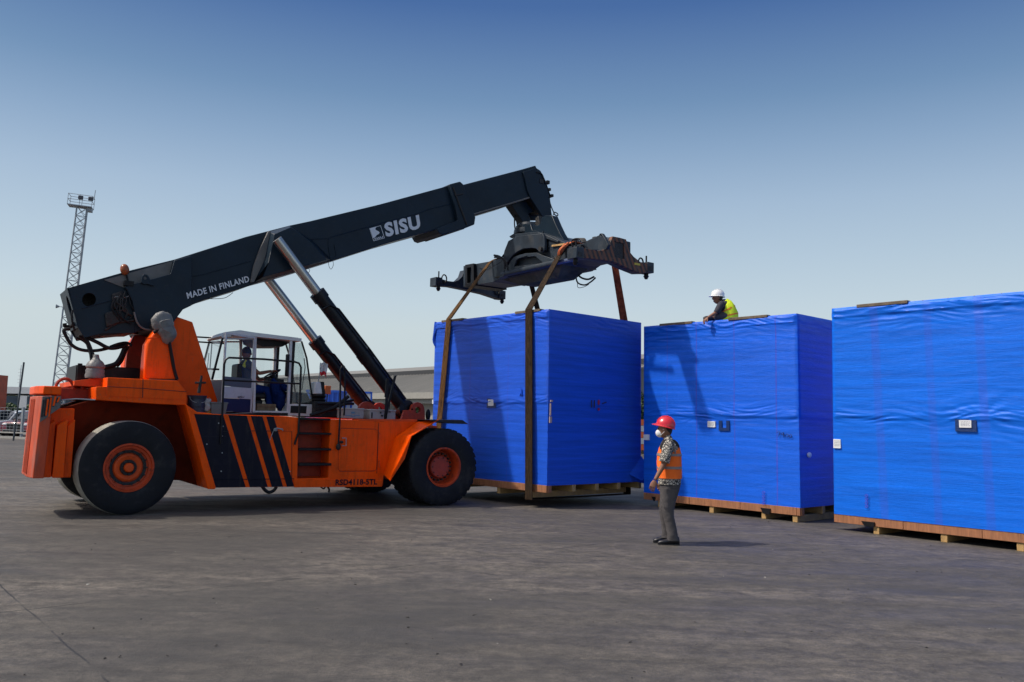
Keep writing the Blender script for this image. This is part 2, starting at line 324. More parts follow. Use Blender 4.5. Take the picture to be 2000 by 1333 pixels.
def tag(o, label=None, cat=None, group=None, kind=None):
    if label: o['label'] = label
    if cat: o['category'] = cat
    if group: o['group'] = group
    if kind: o['kind'] = kind
    return o
def empty(name, loc, rz, label, cat, group=None):
    o = bpy.data.objects.new(name, None); COL.objects.link(o); o.location = loc; o.rotation_euler = (0, 0, rz); o.empty_display_size = .2
    return tag(o, label, cat, group)
def text_pts(s, bold=0.0, spacing=1.0):
    c = bpy.data.curves.new('t', 'FONT'); c.body = s; c.offset = bold; c.space_character = spacing; c.resolution_u = 3
    o = bpy.data.objects.new('t', c); COL.objects.link(o); dg = bpy.context.evaluated_depsgraph_get()
    me = bpy.data.meshes.new_from_object(o.evaluated_get(dg)); V = [v.co.copy() for v in me.vertices]; Fs = [tuple(p.vertices) for p in me.polygons]
    bpy.data.objects.remove(o); bpy.data.curves.remove(c); bpy.data.meshes.remove(me)
    x0 = min(v.x for v in V); x1 = max(v.x for v in V); y0 = min(v.y for v in V); y1 = max(v.y for v in V)
    return [((v.x-x0)/(x1-x0), (v.y-y0)/(y1-y0)) for v in V], Fs
def lettering(mb, s, BL, BR, TL, bold=0.0, spacing=1.0, mi=0):
    """lettering laid on the parallelogram BL, BR, TL (3d)"""
    uv, Fs = text_pts(s, bold, spacing); BL = Vector(BL); a = Vector(BR)-BL; b = Vector(TL)-BL
    mb._add([BL+a*u+b*v for u, v in uv], Fs, mi)
def circ(cx, cz, r, n=20, rz=None): return [(cx+math.cos(2*math.pi*i/n)*r, cz+math.sin(2*math.pi*i/n)*(rz or r)) for i in range(n)]

# ================================================================== SETTING
def ground_mat():
    m = bpy.data.materials.new('worn_pavement'); m.use_nodes = True; n = m.node_tree; b = n.nodes['Principled BSDF']; L = n.links.new
    tc = n.nodes.new('ShaderNodeTexCoord')
    def mp(sc, rot=0):
        q = n.nodes.new('ShaderNodeMapping'); q.inputs['Scale'].default_value = sc; q.inputs['Rotation'].default_value = (0, 0, rot); L(tc.outputs['Object'], q.inputs[0]); return q
    def nz(q, s, det, ro, dist=0):
        t = n.nodes.new('ShaderNodeTexNoise'); t.inputs['Scale'].default_value = s; t.inputs['Detail'].default_value = det; t.inputs['Roughness'].default_value = ro; t.inputs['Distortion'].default_value = dist; L(q.outputs[0], t.inputs[0]); return t
    def ramp(src, stops):
        r = n.nodes.new('ShaderNodeValToRGB'); e = r.color_ramp.elements
        while len(e) < len(stops): e.new(.5)
        for k, (p, c) in enumerate(stops): e[k].position = p; e[k].color = (*c, 1)
        L(src, r.inputs[0]); return r
    def mix(mode, f, a, c):
        x = n.nodes.new('ShaderNodeMix'); x.data_type = 'RGBA'; x.blend_type = mode
        if isinstance(f, (int, float)): x.inputs[0].default_value = f
        else: L(f, x.inputs[0])
        L(a, x.inputs[6])
        if isinstance(c, tuple): x.inputs[7].default_value = (*c, 1)
        else: L(c, x.inputs[7])
        return x.outputs[2]
    big = ramp(nz(mp((1, 1, 1)), .16, 6, .6, .5).outputs['Fac'], [(.3, (.086, .078, .069)), (.72, (.138, .123, .105))])
    st = ramp(nz(mp((.35, 2.2, 1), R(18)), .9, 9, .7, .6).outputs['Fac'], [(.3, (.74, .74, .76)), (.52, (1, 1, 1)), (.78, (1.18, 1.16, 1.12))])
    c1 = mix('MULTIPLY', 1, big.outputs[0], st.outputs[0])
    st2 = ramp(nz(mp((.5, 4, 1), R(-22)), 1.6, 8, .72, .4).outputs['Fac'], [(.32, (.80, .80, .82)), (.6, (1, 1, 1)), (.8, (1.14, 1.12, 1.08))])
    c2 = mix('MULTIPLY', .8, c1, st2.outputs[0])
    fine = ramp(nz(mp((1, 1, 1)), 42, 6, .8).outputs['Fac'], [(.38, (.60, .60, .60)), (.62, (1.35, 1.35, 1.35))])
    c3 = mix('MULTIPLY', .7, c2, fine.outputs[0])
    m1 = ramp(nz(mp((.8, 1.3, 1), R(12)), 2.6, 14, .82, .25).outputs['Fac'], [(.40, (.55, .55, .57)), (.5, (1, 1, 1)), (.60, (1.45, 1.42, 1.36))]); c3 = mix('MULTIPLY', .85, c3, m1.outputs[0])
    m2 = ramp(nz(mp((1, 1, 1)), 7, 12, .85).outputs['Fac'], [(.42, (.62, .62, .63)), (.5, (1, 1, 1)), (.58, (1.4, 1.38, 1.34))]); c3 = mix('MULTIPLY', .8, c3, m2.outputs[0])
    # oil and tyre stains with their own shapes
    oil = ramp(nz(mp((.5, 1, 1), R(10)), .42, 5, .55, 1.5).outputs['Fac'], [(.58, (0, 0, 0)), (.68, (.55, .55, .55))])
    c4 = mix('MIX', oil.outputs[0], c3, (.042, .042, .046))
    # straight construction joints, two directions, wobbling a little
    def line(nx, ny, c0, wd):
        wob = nz(mp((1, 1, 1)), .8, 4, .6)
        d = n.nodes.new('ShaderNodeVectorMath'); d.operation = 'DOT_PRODUCT'; L(tc.outputs['Object'], d.inputs[0]); d.inputs[1].default_value = (nx, ny, 0)
        a = n.nodes.new('ShaderNodeMath'); a.operation = 'MULTIPLY_ADD'; L(wob.outputs['Fac'], a.inputs[0]); a.inputs[1].default_value = .09; L(d.outputs['Value'], a.inputs[2])
        s = n.nodes.new('ShaderNodeMath'); s.operation = 'SUBTRACT'; L(a.outputs[0], s.inputs[0]); s.inputs[1].default_value = c0+.045
        ab = n.nodes.new('ShaderNodeMath'); ab.operation = 'ABSOLUTE'; L(s.outputs[0], ab.inputs[0])
        gap = nz(mp((1, 1, 1)), 1.3, 5, .7)
        r = n.nodes.new('ShaderNodeMapRange'); r.inputs[1].default_value = wd*.4; r.inputs[2].default_value = wd; r.inputs[3].default_value = 1; r.inputs[4].default_value = 0; L(ab.outputs[0], r.inputs[0])
        g2 = n.nodes.new('ShaderNodeMapRange'); g2.inputs[1].default_value = .4; g2.inputs[2].default_value = .55; L(gap.outputs['Fac'], g2.inputs[0])
        mu = n.nodes.new('ShaderNodeMath'); mu.operation = 'MULTIPLY'; L(r.outputs[0], mu.inputs[0]); L(g2.outputs[0], mu.inputs[1]); return mu.outputs[0]
    d1 = ramp(nz(mp((.10, .26, 1), R(6)), 1.0, 7, .62, .8).outputs['Fac'], [(.40, (0, 0, 0)), (.60, (.75, .75, .75))])
    cur = mix('MIX', d1.outputs[0], c4, (.055, .052, .048))
    tyr = ramp(nz(mp((.12, 3.2, 1), R(-14)), 1.3, 5, .6, .3).outputs['Fac'], [(.60, (0, 0, 0)), (.70, (.5, .5, .5))])
    cur = mix('MIX', tyr.outputs[0], cur, (.038, .038, .040))
    pale = ramp(nz(mp((1, 1, 1)), 95, 3, .6).outputs['Fac'], [(.66, (0, 0, 0)), (.72, (.6, .6, .6))])
    cur = mix('MIX', pale.outputs[0], cur, (.24, .22, .19))
    A, B = gnd(270, 1166), gnd(880, 1096); d = (B-A).normalized(); cur = mix('MIX', line(-d.y, d.x, -d.y*A.x+d.x*A.y, .014), cur, (.022, .022, .022))
    A, B = gnd(0, 1143), gnd(165, 1290); d = (B-A).normalized(); cur = mix('MIX', line(-d.y, d.x, -d.y*A.x+d.x*A.y, .012), cur, (.028, .028, .030))
    L(cur, b.inputs['Base Color'])
    rr = ramp(nz(mp((.5, 1.6, 1), R(15)), 1.1, 6, .6).outputs['Fac'], [(.3, (.55, .55, .55)), (.7, (.85, .85, .85))]); L(rr.outputs[0], b.inputs['Roughness'])
    b.inputs['Specular IOR Level'].default_value = .35
    h1 = nz(mp((1, 1, 1)), 55, 5, .75); h2 = nz(mp((1, 1, 1)), 3, 6, .6)
    ad = n.nodes.new('ShaderNodeMath'); ad.operation = 'MULTIPLY_ADD'; L(h2.outputs['Fac'], ad.inputs[0]); ad.inputs[1].default_value = 2.5; L(h1.outputs['Fac'], ad.inputs[2])
    bp = n.nodes.new('ShaderNodeBump'); bp.inputs['Strength'].default_value = .55; bp.inputs['Distance'].default_value = .012; L(ad.outputs[0], bp.inputs['Height']); L(bp.outputs[0], b.inputs['Normal'])
    return m
g = MB(); g._add([(-900, -200, 0), (900, -200, 0), (900, 1500, 0), (-900, 1500, 0)], [(0, 1, 2, 3)])
tag(g.build('ground', ground_mat(), fixn=False), kind='structure')

# small stones and scraps lying on the yard (too many to name singly)
ch = MB()
for k in range(420):
    y = 3+random.random()**1.5*22; x = (random.random()-.5)*(y*1.35)
    s = random.uniform(.005, .014); 
    vs = [Vector((x+random.uniform(-1, 1)*s*1.4, y+random.uniform(-1, 1)*s*1.4, random.uniform(0, 1)*s)) for _ in range(6)]
    ch._add(vs, [(0, 1, 2), (0, 2, 3), (0, 3, 4), (0, 4, 5), (1, 2, 5), (3, 4, 5)], 0 if random.random() < .8 else 1)
tag(ch.build('loose_grit', [mat('grit_dark', (.03, .028, .026), .9), mat('grit_pale', (.35, .34, .30), .9)], fixn=False), 'scattered dark and pale grit lying on the open yard', 'grit', kind='stuff')

# ---- lattice light tower
GALV = mat('galvanised_steel', (.30, .33, .36), .55, .3, var=.2)
def bar(mb, a, b, r): mb.cyl(a, b, r, seg=6)
TY = 70.0; tb = gnd(118, 820); tdir = ray(108, 824); tdir = tdir*(TY/tdir.y); TX = tdir.x
tow = empty('light_tower', (TX, TY, 0), R(18), 'tall grey lattice light mast behind the rear end of the orange lift truck', 'tower')
tow.rotation_euler = (0, R(2.6), R(18))
HT = 18.9
mb = MB(); legs = [(-.52, -.3), (.52, -.3), (0.3, .62)]
def lp(i, z): k = 1-.22*z/HT; return Vector((legs[i][0]*k, legs[i][1]*k, z))
lm_ = MB()
for i in range(3): lm_.cyl(lp(i, 0), lp(i, HT), .065, seg=8)
lm_.build('mast_legs', GALV, tow)
N = 24
for j in range(N):
    z0 = HT*j/N; z1 = HT*(j+1)/N
    for a, b in ((0, 1), (1, 2), (2, 0)):
        bar(mb, lp(a, z1), lp(b, z1), .022); bar(mb, lp(a, z0), lp(b, z1), .020); bar(mb, lp(b, z0), lp(a, z1), .020)
mb.build('bracing', GALV, tow)
pf = MB(); pf.box(-1.1, .75, -.55, .55, HT, HT+.07); pf.box(.35, .75, -.3, .3, HT-.3, HT)
for z in (HT+.5, HT+.95):
    for a, b in (((-1.1, -.55), (.75, -.55)), ((.75, -.55), (.75, .55)), ((.75, .55), (-1.1, .55)), ((-1.1, .55), (-1.1, -.55))): bar(pf, (*a, z), (*b, z), .022)
for x, y in ((-1.1, -.55), (-.2, -.55), (.75, -.55), (.75, .55), (-.2, .55), (-1.1, .55)): bar(pf, (x, y, HT), (x, y, HT+.95), .022)
pf.cyl((.7, .5, HT+.9), (.72, .5, HT+1.75), .03, seg=6); pf.build('platform', GALV, tow)
for x in (-.15, .62):
    l = MB(); l.box(x-.18, x+.20, -.70, -.5, HT+.54, HT+.86); l.build('floodlight', mat('lamp_housing', (.06, .065, .08), .5), tow, bevel=.04)
l = MB(); l.cyl((-.75, -.3, 10.3), (-.4, -.3, 10.3), .03, seg=6); l.cyl((-1.0, -.3, 10.3), (-.75, -.3, 10.3), .17, .05, seg=12); l.build('loudspeaker_horn', GALV, tow)

# ---- long low shed behind the machine
CORR = mat('shed_roof_sheet', (.20, .195, .175), .6, var=.14, vscale=.6, stretch=(3, .4, 1), dirt=(.14, .13, .12), dirt_amt=.4, dscale=1.2)
WALLM = mat('shed_wall_render', (.30, .29, .26), .8, var=.1, vscale=1, dirt=(.25, .24, .21), dirt_amt=.5, dscale=1)
DKWIN = mat('dark_window_glass', (.012, .018, .025), .15)
DKTR = mat('dark_ridge_trim', (.03, .032, .036), .6)
A = Vector((-5.8, 62, 0)); dx_ = Vector((-12.8, 15, 0)).normalized(); ang = math.atan2(dx_.y, dx_.x)
shed = empty('long_shed', A, ang, 'long low grey shed with a pitched sheet roof behind the lift truck', 'building')
# local x: away to the left; local -y: away from the camera (depth)
s = MB(); s.box(-14, 46, -16, -1.0, 0, 3.5); s.build('wall', WALLM, shed)
s = MB()
def rp(y0, z0, y1, z1, th, x0=-15, x1=47):
    s._add([(x0, y0, z0), (x1, y0, z0), (x1, y1, z1), (x0, y1, z1), (x0, y0, z0-th), (x1, y0, z0-th), (x1, y1, z1-th), (x0, y1, z1-th)],
           [(0, 1, 2, 3), (7, 6, 5, 4), (0, 4, 5, 1), (1, 5, 6, 2), (2, 6, 7, 3), (3, 7, 4, 0)])
rp(-.2, 3.72, -7, 5.75, .12); rp(-7.0, 6.12, -9, 6.62, .1); rp(-9, 6.62, -17, 3.7, .1)
for i in range(0, 124):
    x = -15+i*.5; s._add([(x, -.2, 3.723), (x+.09, -.2, 3.723), (x+.045, -.2, 3.775), (x, -7, 5.753), (x+.09, -7, 5.753), (x+.045, -7, 5.805)], [(0, 2, 5, 3), (1, 4, 5, 2), (0, 1, 2)])
s.build('roof', CORR, shed)
for x_ in (-14, 45.9):
    s2 = MB(); s2.prism([(-1.0, 3.5), (-16, 3.5), (-16, 3.9), (-9, 6.45), (-7, 5.6), (-1.0, 3.75)], x_, x_+.1, f=lambda a, d, b: (d, a, b)); s2.build('gable_wall', WALLM, shed)
s = MB(); s.box(-15, 47, -7.3, -6.9, 5.7, 6.1); s.build('ridge_trim', DKTR, shed)
s = MB(); s.box(-15, 47, -.35, -.12, 3.30, 3.76); s.box(-14.5, 46.5, -1.0, -.4, 2.95, 3.28); s.build('fascia', mat('fascia_pale', (.28, .275, .25), .7, var=.1), shed)
def sx(px): q_ = hit(px, 795, A+Vector((-dx_.y, dx_.x, 0))*-1.0, Vector((-dx_.y, dx_.x, 0))); return (q_-A).dot(dx_)
for x0, x1 in ((sx(824), sx(789)), (sx(771), sx(735)), (sx(718), sx(684)), (sx(664), sx(634)), (sx(612), sx(590)), (27, 30), (33, 36), (-8, -4.5)):
    wd = MB(); wd.box(x0, x1, -1.0, -.93, 1.5, 2.93); o = wd.build('window', DKWIN, shed)
    for q in range(1, 4):
        k = MB(); xx = x0+(x1-x0)*q/4; k.box(xx-.03, xx+.03, -.93, -.90, 1.5, 2.93)
        k.build('glazing_bar', mat('bar_grey', (.12, .13, .14)) if 'bar_grey' not in MATS else MATS['bar_grey'], o)
d = MB(); d.box(-.55, -.3, -.12, .12, 2.9, 3.22); d.build('wall_lamp', WHITE, shed)
def onshed(px, y):   # distance-true point on the vertical plane in front of the shed
    return hit(px, y, A+Vector((-dx_.y, dx_.x, 0))*0, Vector((dx_.y, -dx_.x, 0)))

# ---- foliage helper
LEAFM = [mat('leaf_dark', (.030, .060, .018), .6, var=.3, vscale=6), mat('leaf_mid', (.055, .095, .025), .6, var=.3, vscale=6), mat('leaf_pale', (.10, .14, .045), .6, var=.2)]
BARK = mat('bark', (.10, .075, .05), .9, var=.3, vscale=10)
def leafy(name, c, rad, n, size, label, cat, group=None, trunk=None, cone=False, seed=1):
    rng = random.Random(seed); root = empty(name, c, 0, label, cat, group); mb = MB()
    lumps = [(Vector((rng.uniform(-.6, .6)*rad[0], rng.uniform(-.6, .6)*rad[1], rng.uniform(-.5, .55)*rad[2])), rng.uniform(.35, .6)) for _ in range(14)]
    for i in range(n):
        if cone:
            t = rng.random()**.7; z = (1-t)*2*rad[2]-rad[2]; r = t*rad[0]*math.sqrt(rng.random()); a = rng.random()*6.28; p = Vector((math.cos(a)*r, math.sin(a)*r, z))
        else:
            lc, lr = lumps[i % len(lumps)]; v = Vector([rng.gauss(0, 1) for _ in range(3)]).normalized()*(lr*rng.uniform(.55, 1.05)); p = lc+Vector((v.x*rad[0], v.y*rad[1], v.z*rad[2]))
        q = Vector([rng.gauss(0, 1) for _ in range(3)]).normalized(); r_ = q.orthogonal().normalized(); s_ = size*rng.uniform(.6, 1.3)
        u = q.cross(r_)*s_*.5; r_ = r_*s_
        p = p+Vector((0, 0, trunk or rad[2])); mb._add([p-r_, p+u, p+r_, p-u], [(0, 1, 2, 3)], rng.choice((0, 0, 1, 1, 2)))
    mb.build('crown', LEAFM, root, fixn=False)
    tk = MB(); top = (trunk or rad[2]); tk.tube([(0, 0, 0), (.03, 0, top*.5), (0, .04, top)], [.12*rad[0], .05*rad[0]], 8)
    for k in range(5):
        a = k*1.3; tk.tube([(0, 0, top*.55), (math.cos(a)*rad[0]*.45, math.sin(a)*rad[1]*.45, top+rad[2]*.3)], [.05*rad[0], .02*rad[0]], 6)
    tk.build('trunk', BARK, root); return root
def flat(px, py, Y):     # a point at distance Y seen at that pixel
    d = ray(px, py); return CAM+d*(Y/d.y)
p = flat(815, 800, 56); leafy('conifer_shrub', (p.x, p.y, 0), (.75, .75, 1.35), 2600, .09, 'small dark cone shaped shrub by the shed, left of the nearest strapped crate', 'shrub', cone=True, seed=3)
hd = empty('hedge', (*flat(833, 812, 54).xy, 0), ang, 'low clipped green hedge in front of the grey shed', 'hedge'); mb = MB(); rng = random.Random(5)
for i in range(11000):
    p = Vector((rng.uniform(-3.5, 3.2), rng.uniform(-.5, .5), rng.uniform(.1, 1.75))); q = Vector([rng.gauss(0, 1) for _ in range(3)]).normalized(); a = q.orthogonal().normalized()*.07; b = q.cross(a)*.5
    mb._add([p-a, p+b, p+a, p-b], [(0, 1, 2, 3)], rng.choice((0, 1, 1, 2)))
mb.build('foliage', LEAFM, hd, fixn=False); t = MB(); t.box(-3.2, 2.9, -.12, .12, 0, 1.2); t.build('stems', BARK, hd)
# trees far behind, seen in the slot between the crates
for k, (px, hh, sd_) in enumerate(((1252, 3.3, 11), (1262, 2.9, 12))):
    p = flat(px, 820, 52+k*4); leafy('broadleaf_tree', (p.x, p.y, 0), (1.6, 1.6, 1.3), 1800, .16, ['dark tree seen in the slot right of the strapped crate', 'second dark tree half hidden behind the middle crate'][k], 'tree', trunk=hh-.6, seed=sd_)
p = flat(1256, 830, 44); bar_ = empty('road_barrier', (p.x, p.y, 0), R(10), 'orange and white barrier panel seen through the slot between two crates', 'barrier')
for k in range(5): q = MB(); q.box(-.5, .9, 0, .15, .45+k*.32, .75+k*.32); q.build('panel', [mat('barrier_orange', (.75, .16, .03), .5), WHITE][k % 2] if 'barrier_orange' not in MATS else [MATS['barrier_orange'], WHITE][k % 2], bar_)
for x in (-.48, .8): q = MB(); q.box(x, x+.08, 0.15, .2, 0, 2.2); q.build('post', GALV, bar_)

tl = MB(); rng = random.Random(9)
for i in range(26000):
    x = rng.uniform(-170, 230); y = 215+rng.uniform(-6, 6)+.0003*x*x; hmax = 5.5+2.2*noise.noise(Vector((x*.05, 0, 0)))+1.6*noise.noise(Vector((x*.25, 3, 0))); z = rng.random()**.8*hmax
    q = Vector([rng.gauss(0, 1) for _ in range(3)]).normalized(); a = q.orthogonal().normalized()*.55; b = q.cross(a)*.8; p = Vector((x, y, z)); tl._add([p-a, p+b, p+a, p-b], [(0, 1, 2, 3)], rng.choice((0, 0, 1, 1, 2)))
tag(tl.build('tree_line', LEAFM, fixn=False), 'far off line of dark trees along the edge of the yard', 'trees', kind='stuff')
# ---- blue skip and blue framed screen behind the cab
BLUEP = mat('blue_painted_steel', (.012, .09, .50), .4, var=.12, vscale=2)
pa = flat(628, 790, 50); pb = flat(664, 790, 50)
bs = empty('blue_container', (pa.x-.9, pa.y, 0), 0, 'bright blue steel container behind the cab, in front of the shed', 'container')
wd_ = pb.x-pa.x+.9
q = MB(); q.box(0, wd_, 0, 4, .12, 3.3)
for k in range(7): x = .15+k*(wd_-.3)/6; q.box(x-.05, x+.05, -.05, 0, .2, 3.2)
q.box(-.04, wd_+.04, -.06, .1, 3.2, 3.34); q.build('body', BLUEP, bs)
for x in (.1, wd_-.25):
    q = MB(); q.box(x, x+.15, .1, 3.9, 0, .12); q.build('runner', BLK, bs)
p = flat(640, 770, 49.5); q = MB()
fs = empty('gate_screen', (*flat(664, 830, 52).xy, 0), R(0), 'blue framed screen with white panels standing before the shed', 'screen')
W_ = flat(723, 830, 52).x-flat(664, 830, 52).x
for k in range(3):
    q = MB(); q.box(.08+k*W_/3, (k+1)*W_/3-.04, .02, .05, .25, 1.62); q.box(.08+k*W_/3, (k+1)*W_/3-.04, .02, .05, 1.74, 3.25); q.build('panel', WHITE, fs)
q = MB()
for k in range(4): x = k*W_/3; q.box(x-.05, x+.05, 0, .08, 0, 3.35)
q.box(0, W_, 0, .08, 3.25, 3.37); q.box(0, W_, 0, .08, 1.62, 1.74); q.box(.6, 1.1, -.02, .1, 3.37, 3.62)
q.build('frame', BLUEP, fs)

# ---- left background: kerb, fence, cars, office block, container
q = MB(); f0 = gnd(-260, 846); f1 = gnd(150, 862); fd = (f1-f0).normalized(); fa = math.atan2(fd.y, fd.x); fl = (f1-f0).length
kb = MB(); kb.box(0, fl+30, 0, .25, 0, .13); kb.box(0, fl+30, .02, .10, .32, .40)
fence = empty('yard_fence', f0, fa, 'grey wire fence on a pale kerb in front of the parked cars', 'fence')
kb.build('kerb', mat('kerb_concrete', (.36, .35, .32), .8, var=.15), fence)
n_ = int(fl/2.6)+8
for k in range(n_):
    pst = MB(); pst.box(k*2.6-.06, k*2.6+.06, .1, .22, 0, 1.9); pst.build('post', GALV, fence)
wr = MB()
for z in (.5, .7, .9, 1.1, 1.3, 1.5, 1.85): wr.cyl((0, .16, z), ((n_-1)*2.6, .16, z), .010, seg=4)
for k in range(int((n_-1)*2.6/.28)): wr.cyl((k*.28, .16, .3), (k*.28, .16, 1.85), .008, seg=4)
wr.build('wire_mesh', GALV, fence)
pl = empty('sign_pole', (*gnd(26, 861).xy, 0), 0, 'thin dark leaning pole rising above the fence', 'pole')
q = MB(); q.tube([(0, 0, 0), (.25, 0, 4.45)], .05, 8); q.build('shaft', mat('pole_dark', (.05, .06, .07), .5), pl)
def car(loc, rz, paint, label, seed=0):
    c = empty('parked_car', loc, rz, label, 'car', 'cars parked behind the fence')
    body = MB(); L_, W2 = 4.6, .92
    prof = [(-2.3, .35), (-2.28, .75), (-2.15, .98), (-1.15, 1.08), (2.1, 1.05), (2.28, .9), (2.3, .4), (1.9, .28), (-1.9, .28)]
    body.prism(prof, -W2, W2); body.build('body', paint, c, bevel=.09)
    cabm = MB(); rings = []
    for x, z, w2 in ((-1.25, 1.06, .86), (-.5, 1.60, .70), (.9, 1.70, .70), (1.9, 1.62, .68), (2.2, 1.04, .84)): rings.append([Vector((x, -w2, 1.03)), Vector((x, -w2*.98, z)), Vector((x, w2*.98, z)), Vector((x, w2, 1.03))])
    cabm.loft(rings, smooth=False); cabm.build('roof', paint, c, bevel=.05)
    ws = MB(); ws.poly3([(-1.23, -.74, 1.12), (-.56, -.60, 1.56), (-.56, .60, 1.56), (-1.23, .74, 1.12)], .02)
    ws.v = [(v[0]-.035, v[1], v[2]+.02) for v in ws.v]; ws.build('windscreen', DKWIN, c)
    for sgn in (-1, 1):
        sw = MB(); sw.prism([(-1.0, 1.12), (-.5, 1.54), (.75, 1.62), (1.75, 1.55), (1.95, 1.12)], sgn*.80, sgn*.87); sw.build('side_window', DKWIN, c)
        hl = MB(); hl.ellipsoid((-2.2, sgn*.68, .82), (.10, .2, .09)); hl.build('headlight', MATS.get('lamp_clear') or mat('lamp_clear', (.7, .7, .72), .1), c)
        mr = MB(); mr.ellipsoid((-.95, sgn*1.0, 1.16), (.09, .12, .08)); mr.build('mirror', BLK, c)
        for x in (-1.45, 1.45):
            wh = MB(); wh.cyl((x, sgn*.70, .34), (x, sgn*.93, .34), .34, seg=24); o = wh.build('wheel', TYRE, c); wr_ = MB(); wr_.cyl((x, sgn*.9, .34), (x, sgn*.945, .34), .21, seg=16); wr_.build('rim', GALV, o)
    gr = MB(); gr.box(-2.33, -2.27, -.5, .5, .55, .85); gr.box(-2.33, -2.27, -.75, .75, .36, .48); gr.build('grille', BLK, c)
    ch_ = MB(); ch_.box(-2.345, -2.29, -.5, .5, .84, .87); ch_.box(-2.345, -2.29, -.72, .72, .49, .52); ch_.build('chrome_trim', CHROME, c)
    return c
RCAR = mat('maroon_car_paint', (.16, .015, .025), .2, coat=.8); WCAR = mat('white_car_paint', (.6, .62, .63), .2, coat=.8); DCAR = mat('dark_car_paint', (.02, .015, .02), .2, coat=.8)
def carat(px, Y, rz, paint, label): p = flat(px, 850, Y); return car((p.x, p.y, 0), rz, paint, label)
carat(74, 55, R(84), RCAR, 'maroon car with a pale chrome trimmed grille behind the fence, next to the lift truck')
carat(22, 56.5, R(80), WCAR, 'white car behind the fence left of the maroon car')
carat(-18, 55.5, R(80), DCAR, 'dark car at the left edge of the picture behind the fence')
of = empty('office_block', (*flat(-40, 824, 115).xy, 0), R(0), 'distant low office block with a white roof band and blue glass', 'building')
q = MB(); q.box(-20, 42, 0, 14, 0, 3.6); q.build('wall', mat('office_glass_dark', (.035, .06, .09), .25, var=.6, vscale=.35, stretch=(1, 1, 3), dirt=(.10, .14, .16), dirt_amt=.8, dscale=.5), of)
q = MB(); q.box(-20.5, 42.5, -.4, 14.4, 3.9, 4.8); q.build('roof_band', WHITE, of)
for k in range(16): q = MB(); q.box(-19+k*4, -18.85+k*4, -.15, 0, 0, 3.9); q.build('column', GALV, of)
for k, (px, s_) in enumerate(((6, 21), (22, 22), (40, 23), (58, 24), (74, 25))):
    p = flat(px, 830, 96); leafy('roadside_bush', (p.x, p.y, 0), (2.4, 1.6, 1.1), 900, .22,
        ['green bush behind the dark car at the picture edge', 'green bush behind the white car', 'green bush right of the leaning pole', 'green bush behind the maroon car roof', 'green bush half hidden by the lift truck rear corner'][k], 'bush', 'bushes beyond the parked cars', trunk=1.3, seed=s_)
p = flat(41, 815, 88); sgn_ = empty('roadside_sign', (p.x, p.y, 0), 0, 'small white roadside board beyond the maroon car', 'sign'); q = MB(); q.box(-.45, .45, 0, .06, 1.9, 3.2); q.build('board', WHITE, sgn_); q = MB(); q.box(-.05, .05, .06, .12, 0, 2.6); q.build('post', GALV, sgn_)
p = flat(4, 830, 66); oc = empty('stacked_container', (p.x-7.35, p.y, 0), R(0), 'rust orange freight container at the left edge beyond the cars', 'container')
q = MB(); q.box(0, 6.1, 0, 2.4, .1, 4.45)
for k in range(20): q.box(.2+k*.3, .32+k*.3, -.05, 0, .3, 4.4)
q.build('shell', mat('container_orange', (.45, .07, .03), .5, var=.2), oc)
p = flat(33, 800, 150); mst = empty('radio_mast', (p.x, p.y, 0), 0, 'faint thin radio mast above the white roof band', 'mast'); q = MB()
q.cyl((0, 0, 0), (.15, 0, 9.6), .10, .05, seg=6)
for k in range(5): q.cyl((-.3+.02*k, 0, 6.5+k*.6), (.45, 0, 6.5+k*.6), .04, seg=5)
q.build('shaft', mat('mast_grey', (.4, .43, .46), .6), mst)

# ================================================================== WRAPPED CRATES
SK, HB = .127, .145
class Crate:
    pass
def wrinkle(x, z, H, seam, seed, amp=1.0):
    """outward displacement (m) of the sheet at a place on the face"""
    p = Vector((x*1.1+seed*7.3, seed*3.1, z*1.3)); w_ = noise.noise(p)
    d = .004*noise.noise(Vector((x*.9+seed, 2, z*2.2)))
    seamz = seam+.03*noise.noise(Vector((x*1.6, seed, 0)))
    ds = z-seamz
    d += .017*(1/(1+math.exp(-max(-2, min(2, ds))*120)))                      # the upper sheet laps over the lower one
    a = math.exp(-abs(ds-.05)/.13)*(.35+.65*max(0, noise.noise(Vector((x*.7+seed*2, 1, 5)))+.45))
    r1 = abs(noise.noise(Vector((x*1.3+seed, 8, z*16+3*w_)))); d += .023*a*(1-2.4*r1)
    hem = H-.17+.02*noise.noise(Vector((x*1.1, seed+3, 0))); d += .012*(1/(1+math.exp(-max(-2, min(2, z-hem))*260))); d += .016*math.exp(-abs(z-hem-.01)/.012)*(.4+noise.noise(Vector((x*1.5, seed, 4))))
    t = z-H+.15; b = math.exp(t/.20)*(.3+.7*max(0, noise.noise(Vector((x*.8+seed*5, 3, 1)))+.4))
    r2 = abs(noise.noise(Vector((x*1.5+seed*3, 4, z*13+2.5*w_+x*1.3)))); d += .021*b*(1-2.4*r2)
    r3 = abs(noise.noise(Vector((x*.7+seed*3, 14, z*7+1.2*w_)))); d += .0012*(1-3*r3)
    for fx, fz, fr in GATH.get(seed, ()):                    # gathers that run towards a label or tape
        dx, dz = x-fx, z-fz; r = math.hypot(dx, dz*1.6)
        if r < fr*1.0 and r > .05: d += .009*(1-r/fr)*(.3+max(0, noise.noise(Vector((dx*2, dz*2, seed)))+.3))*math.sin(math.atan2(dz*2.6, dx)*11+4*noise.noise(Vector((dx, dz*3, 2))))*min(1, r/.35)*math.exp(-abs(dz)/.35)
    return d*amp
GATH = {}
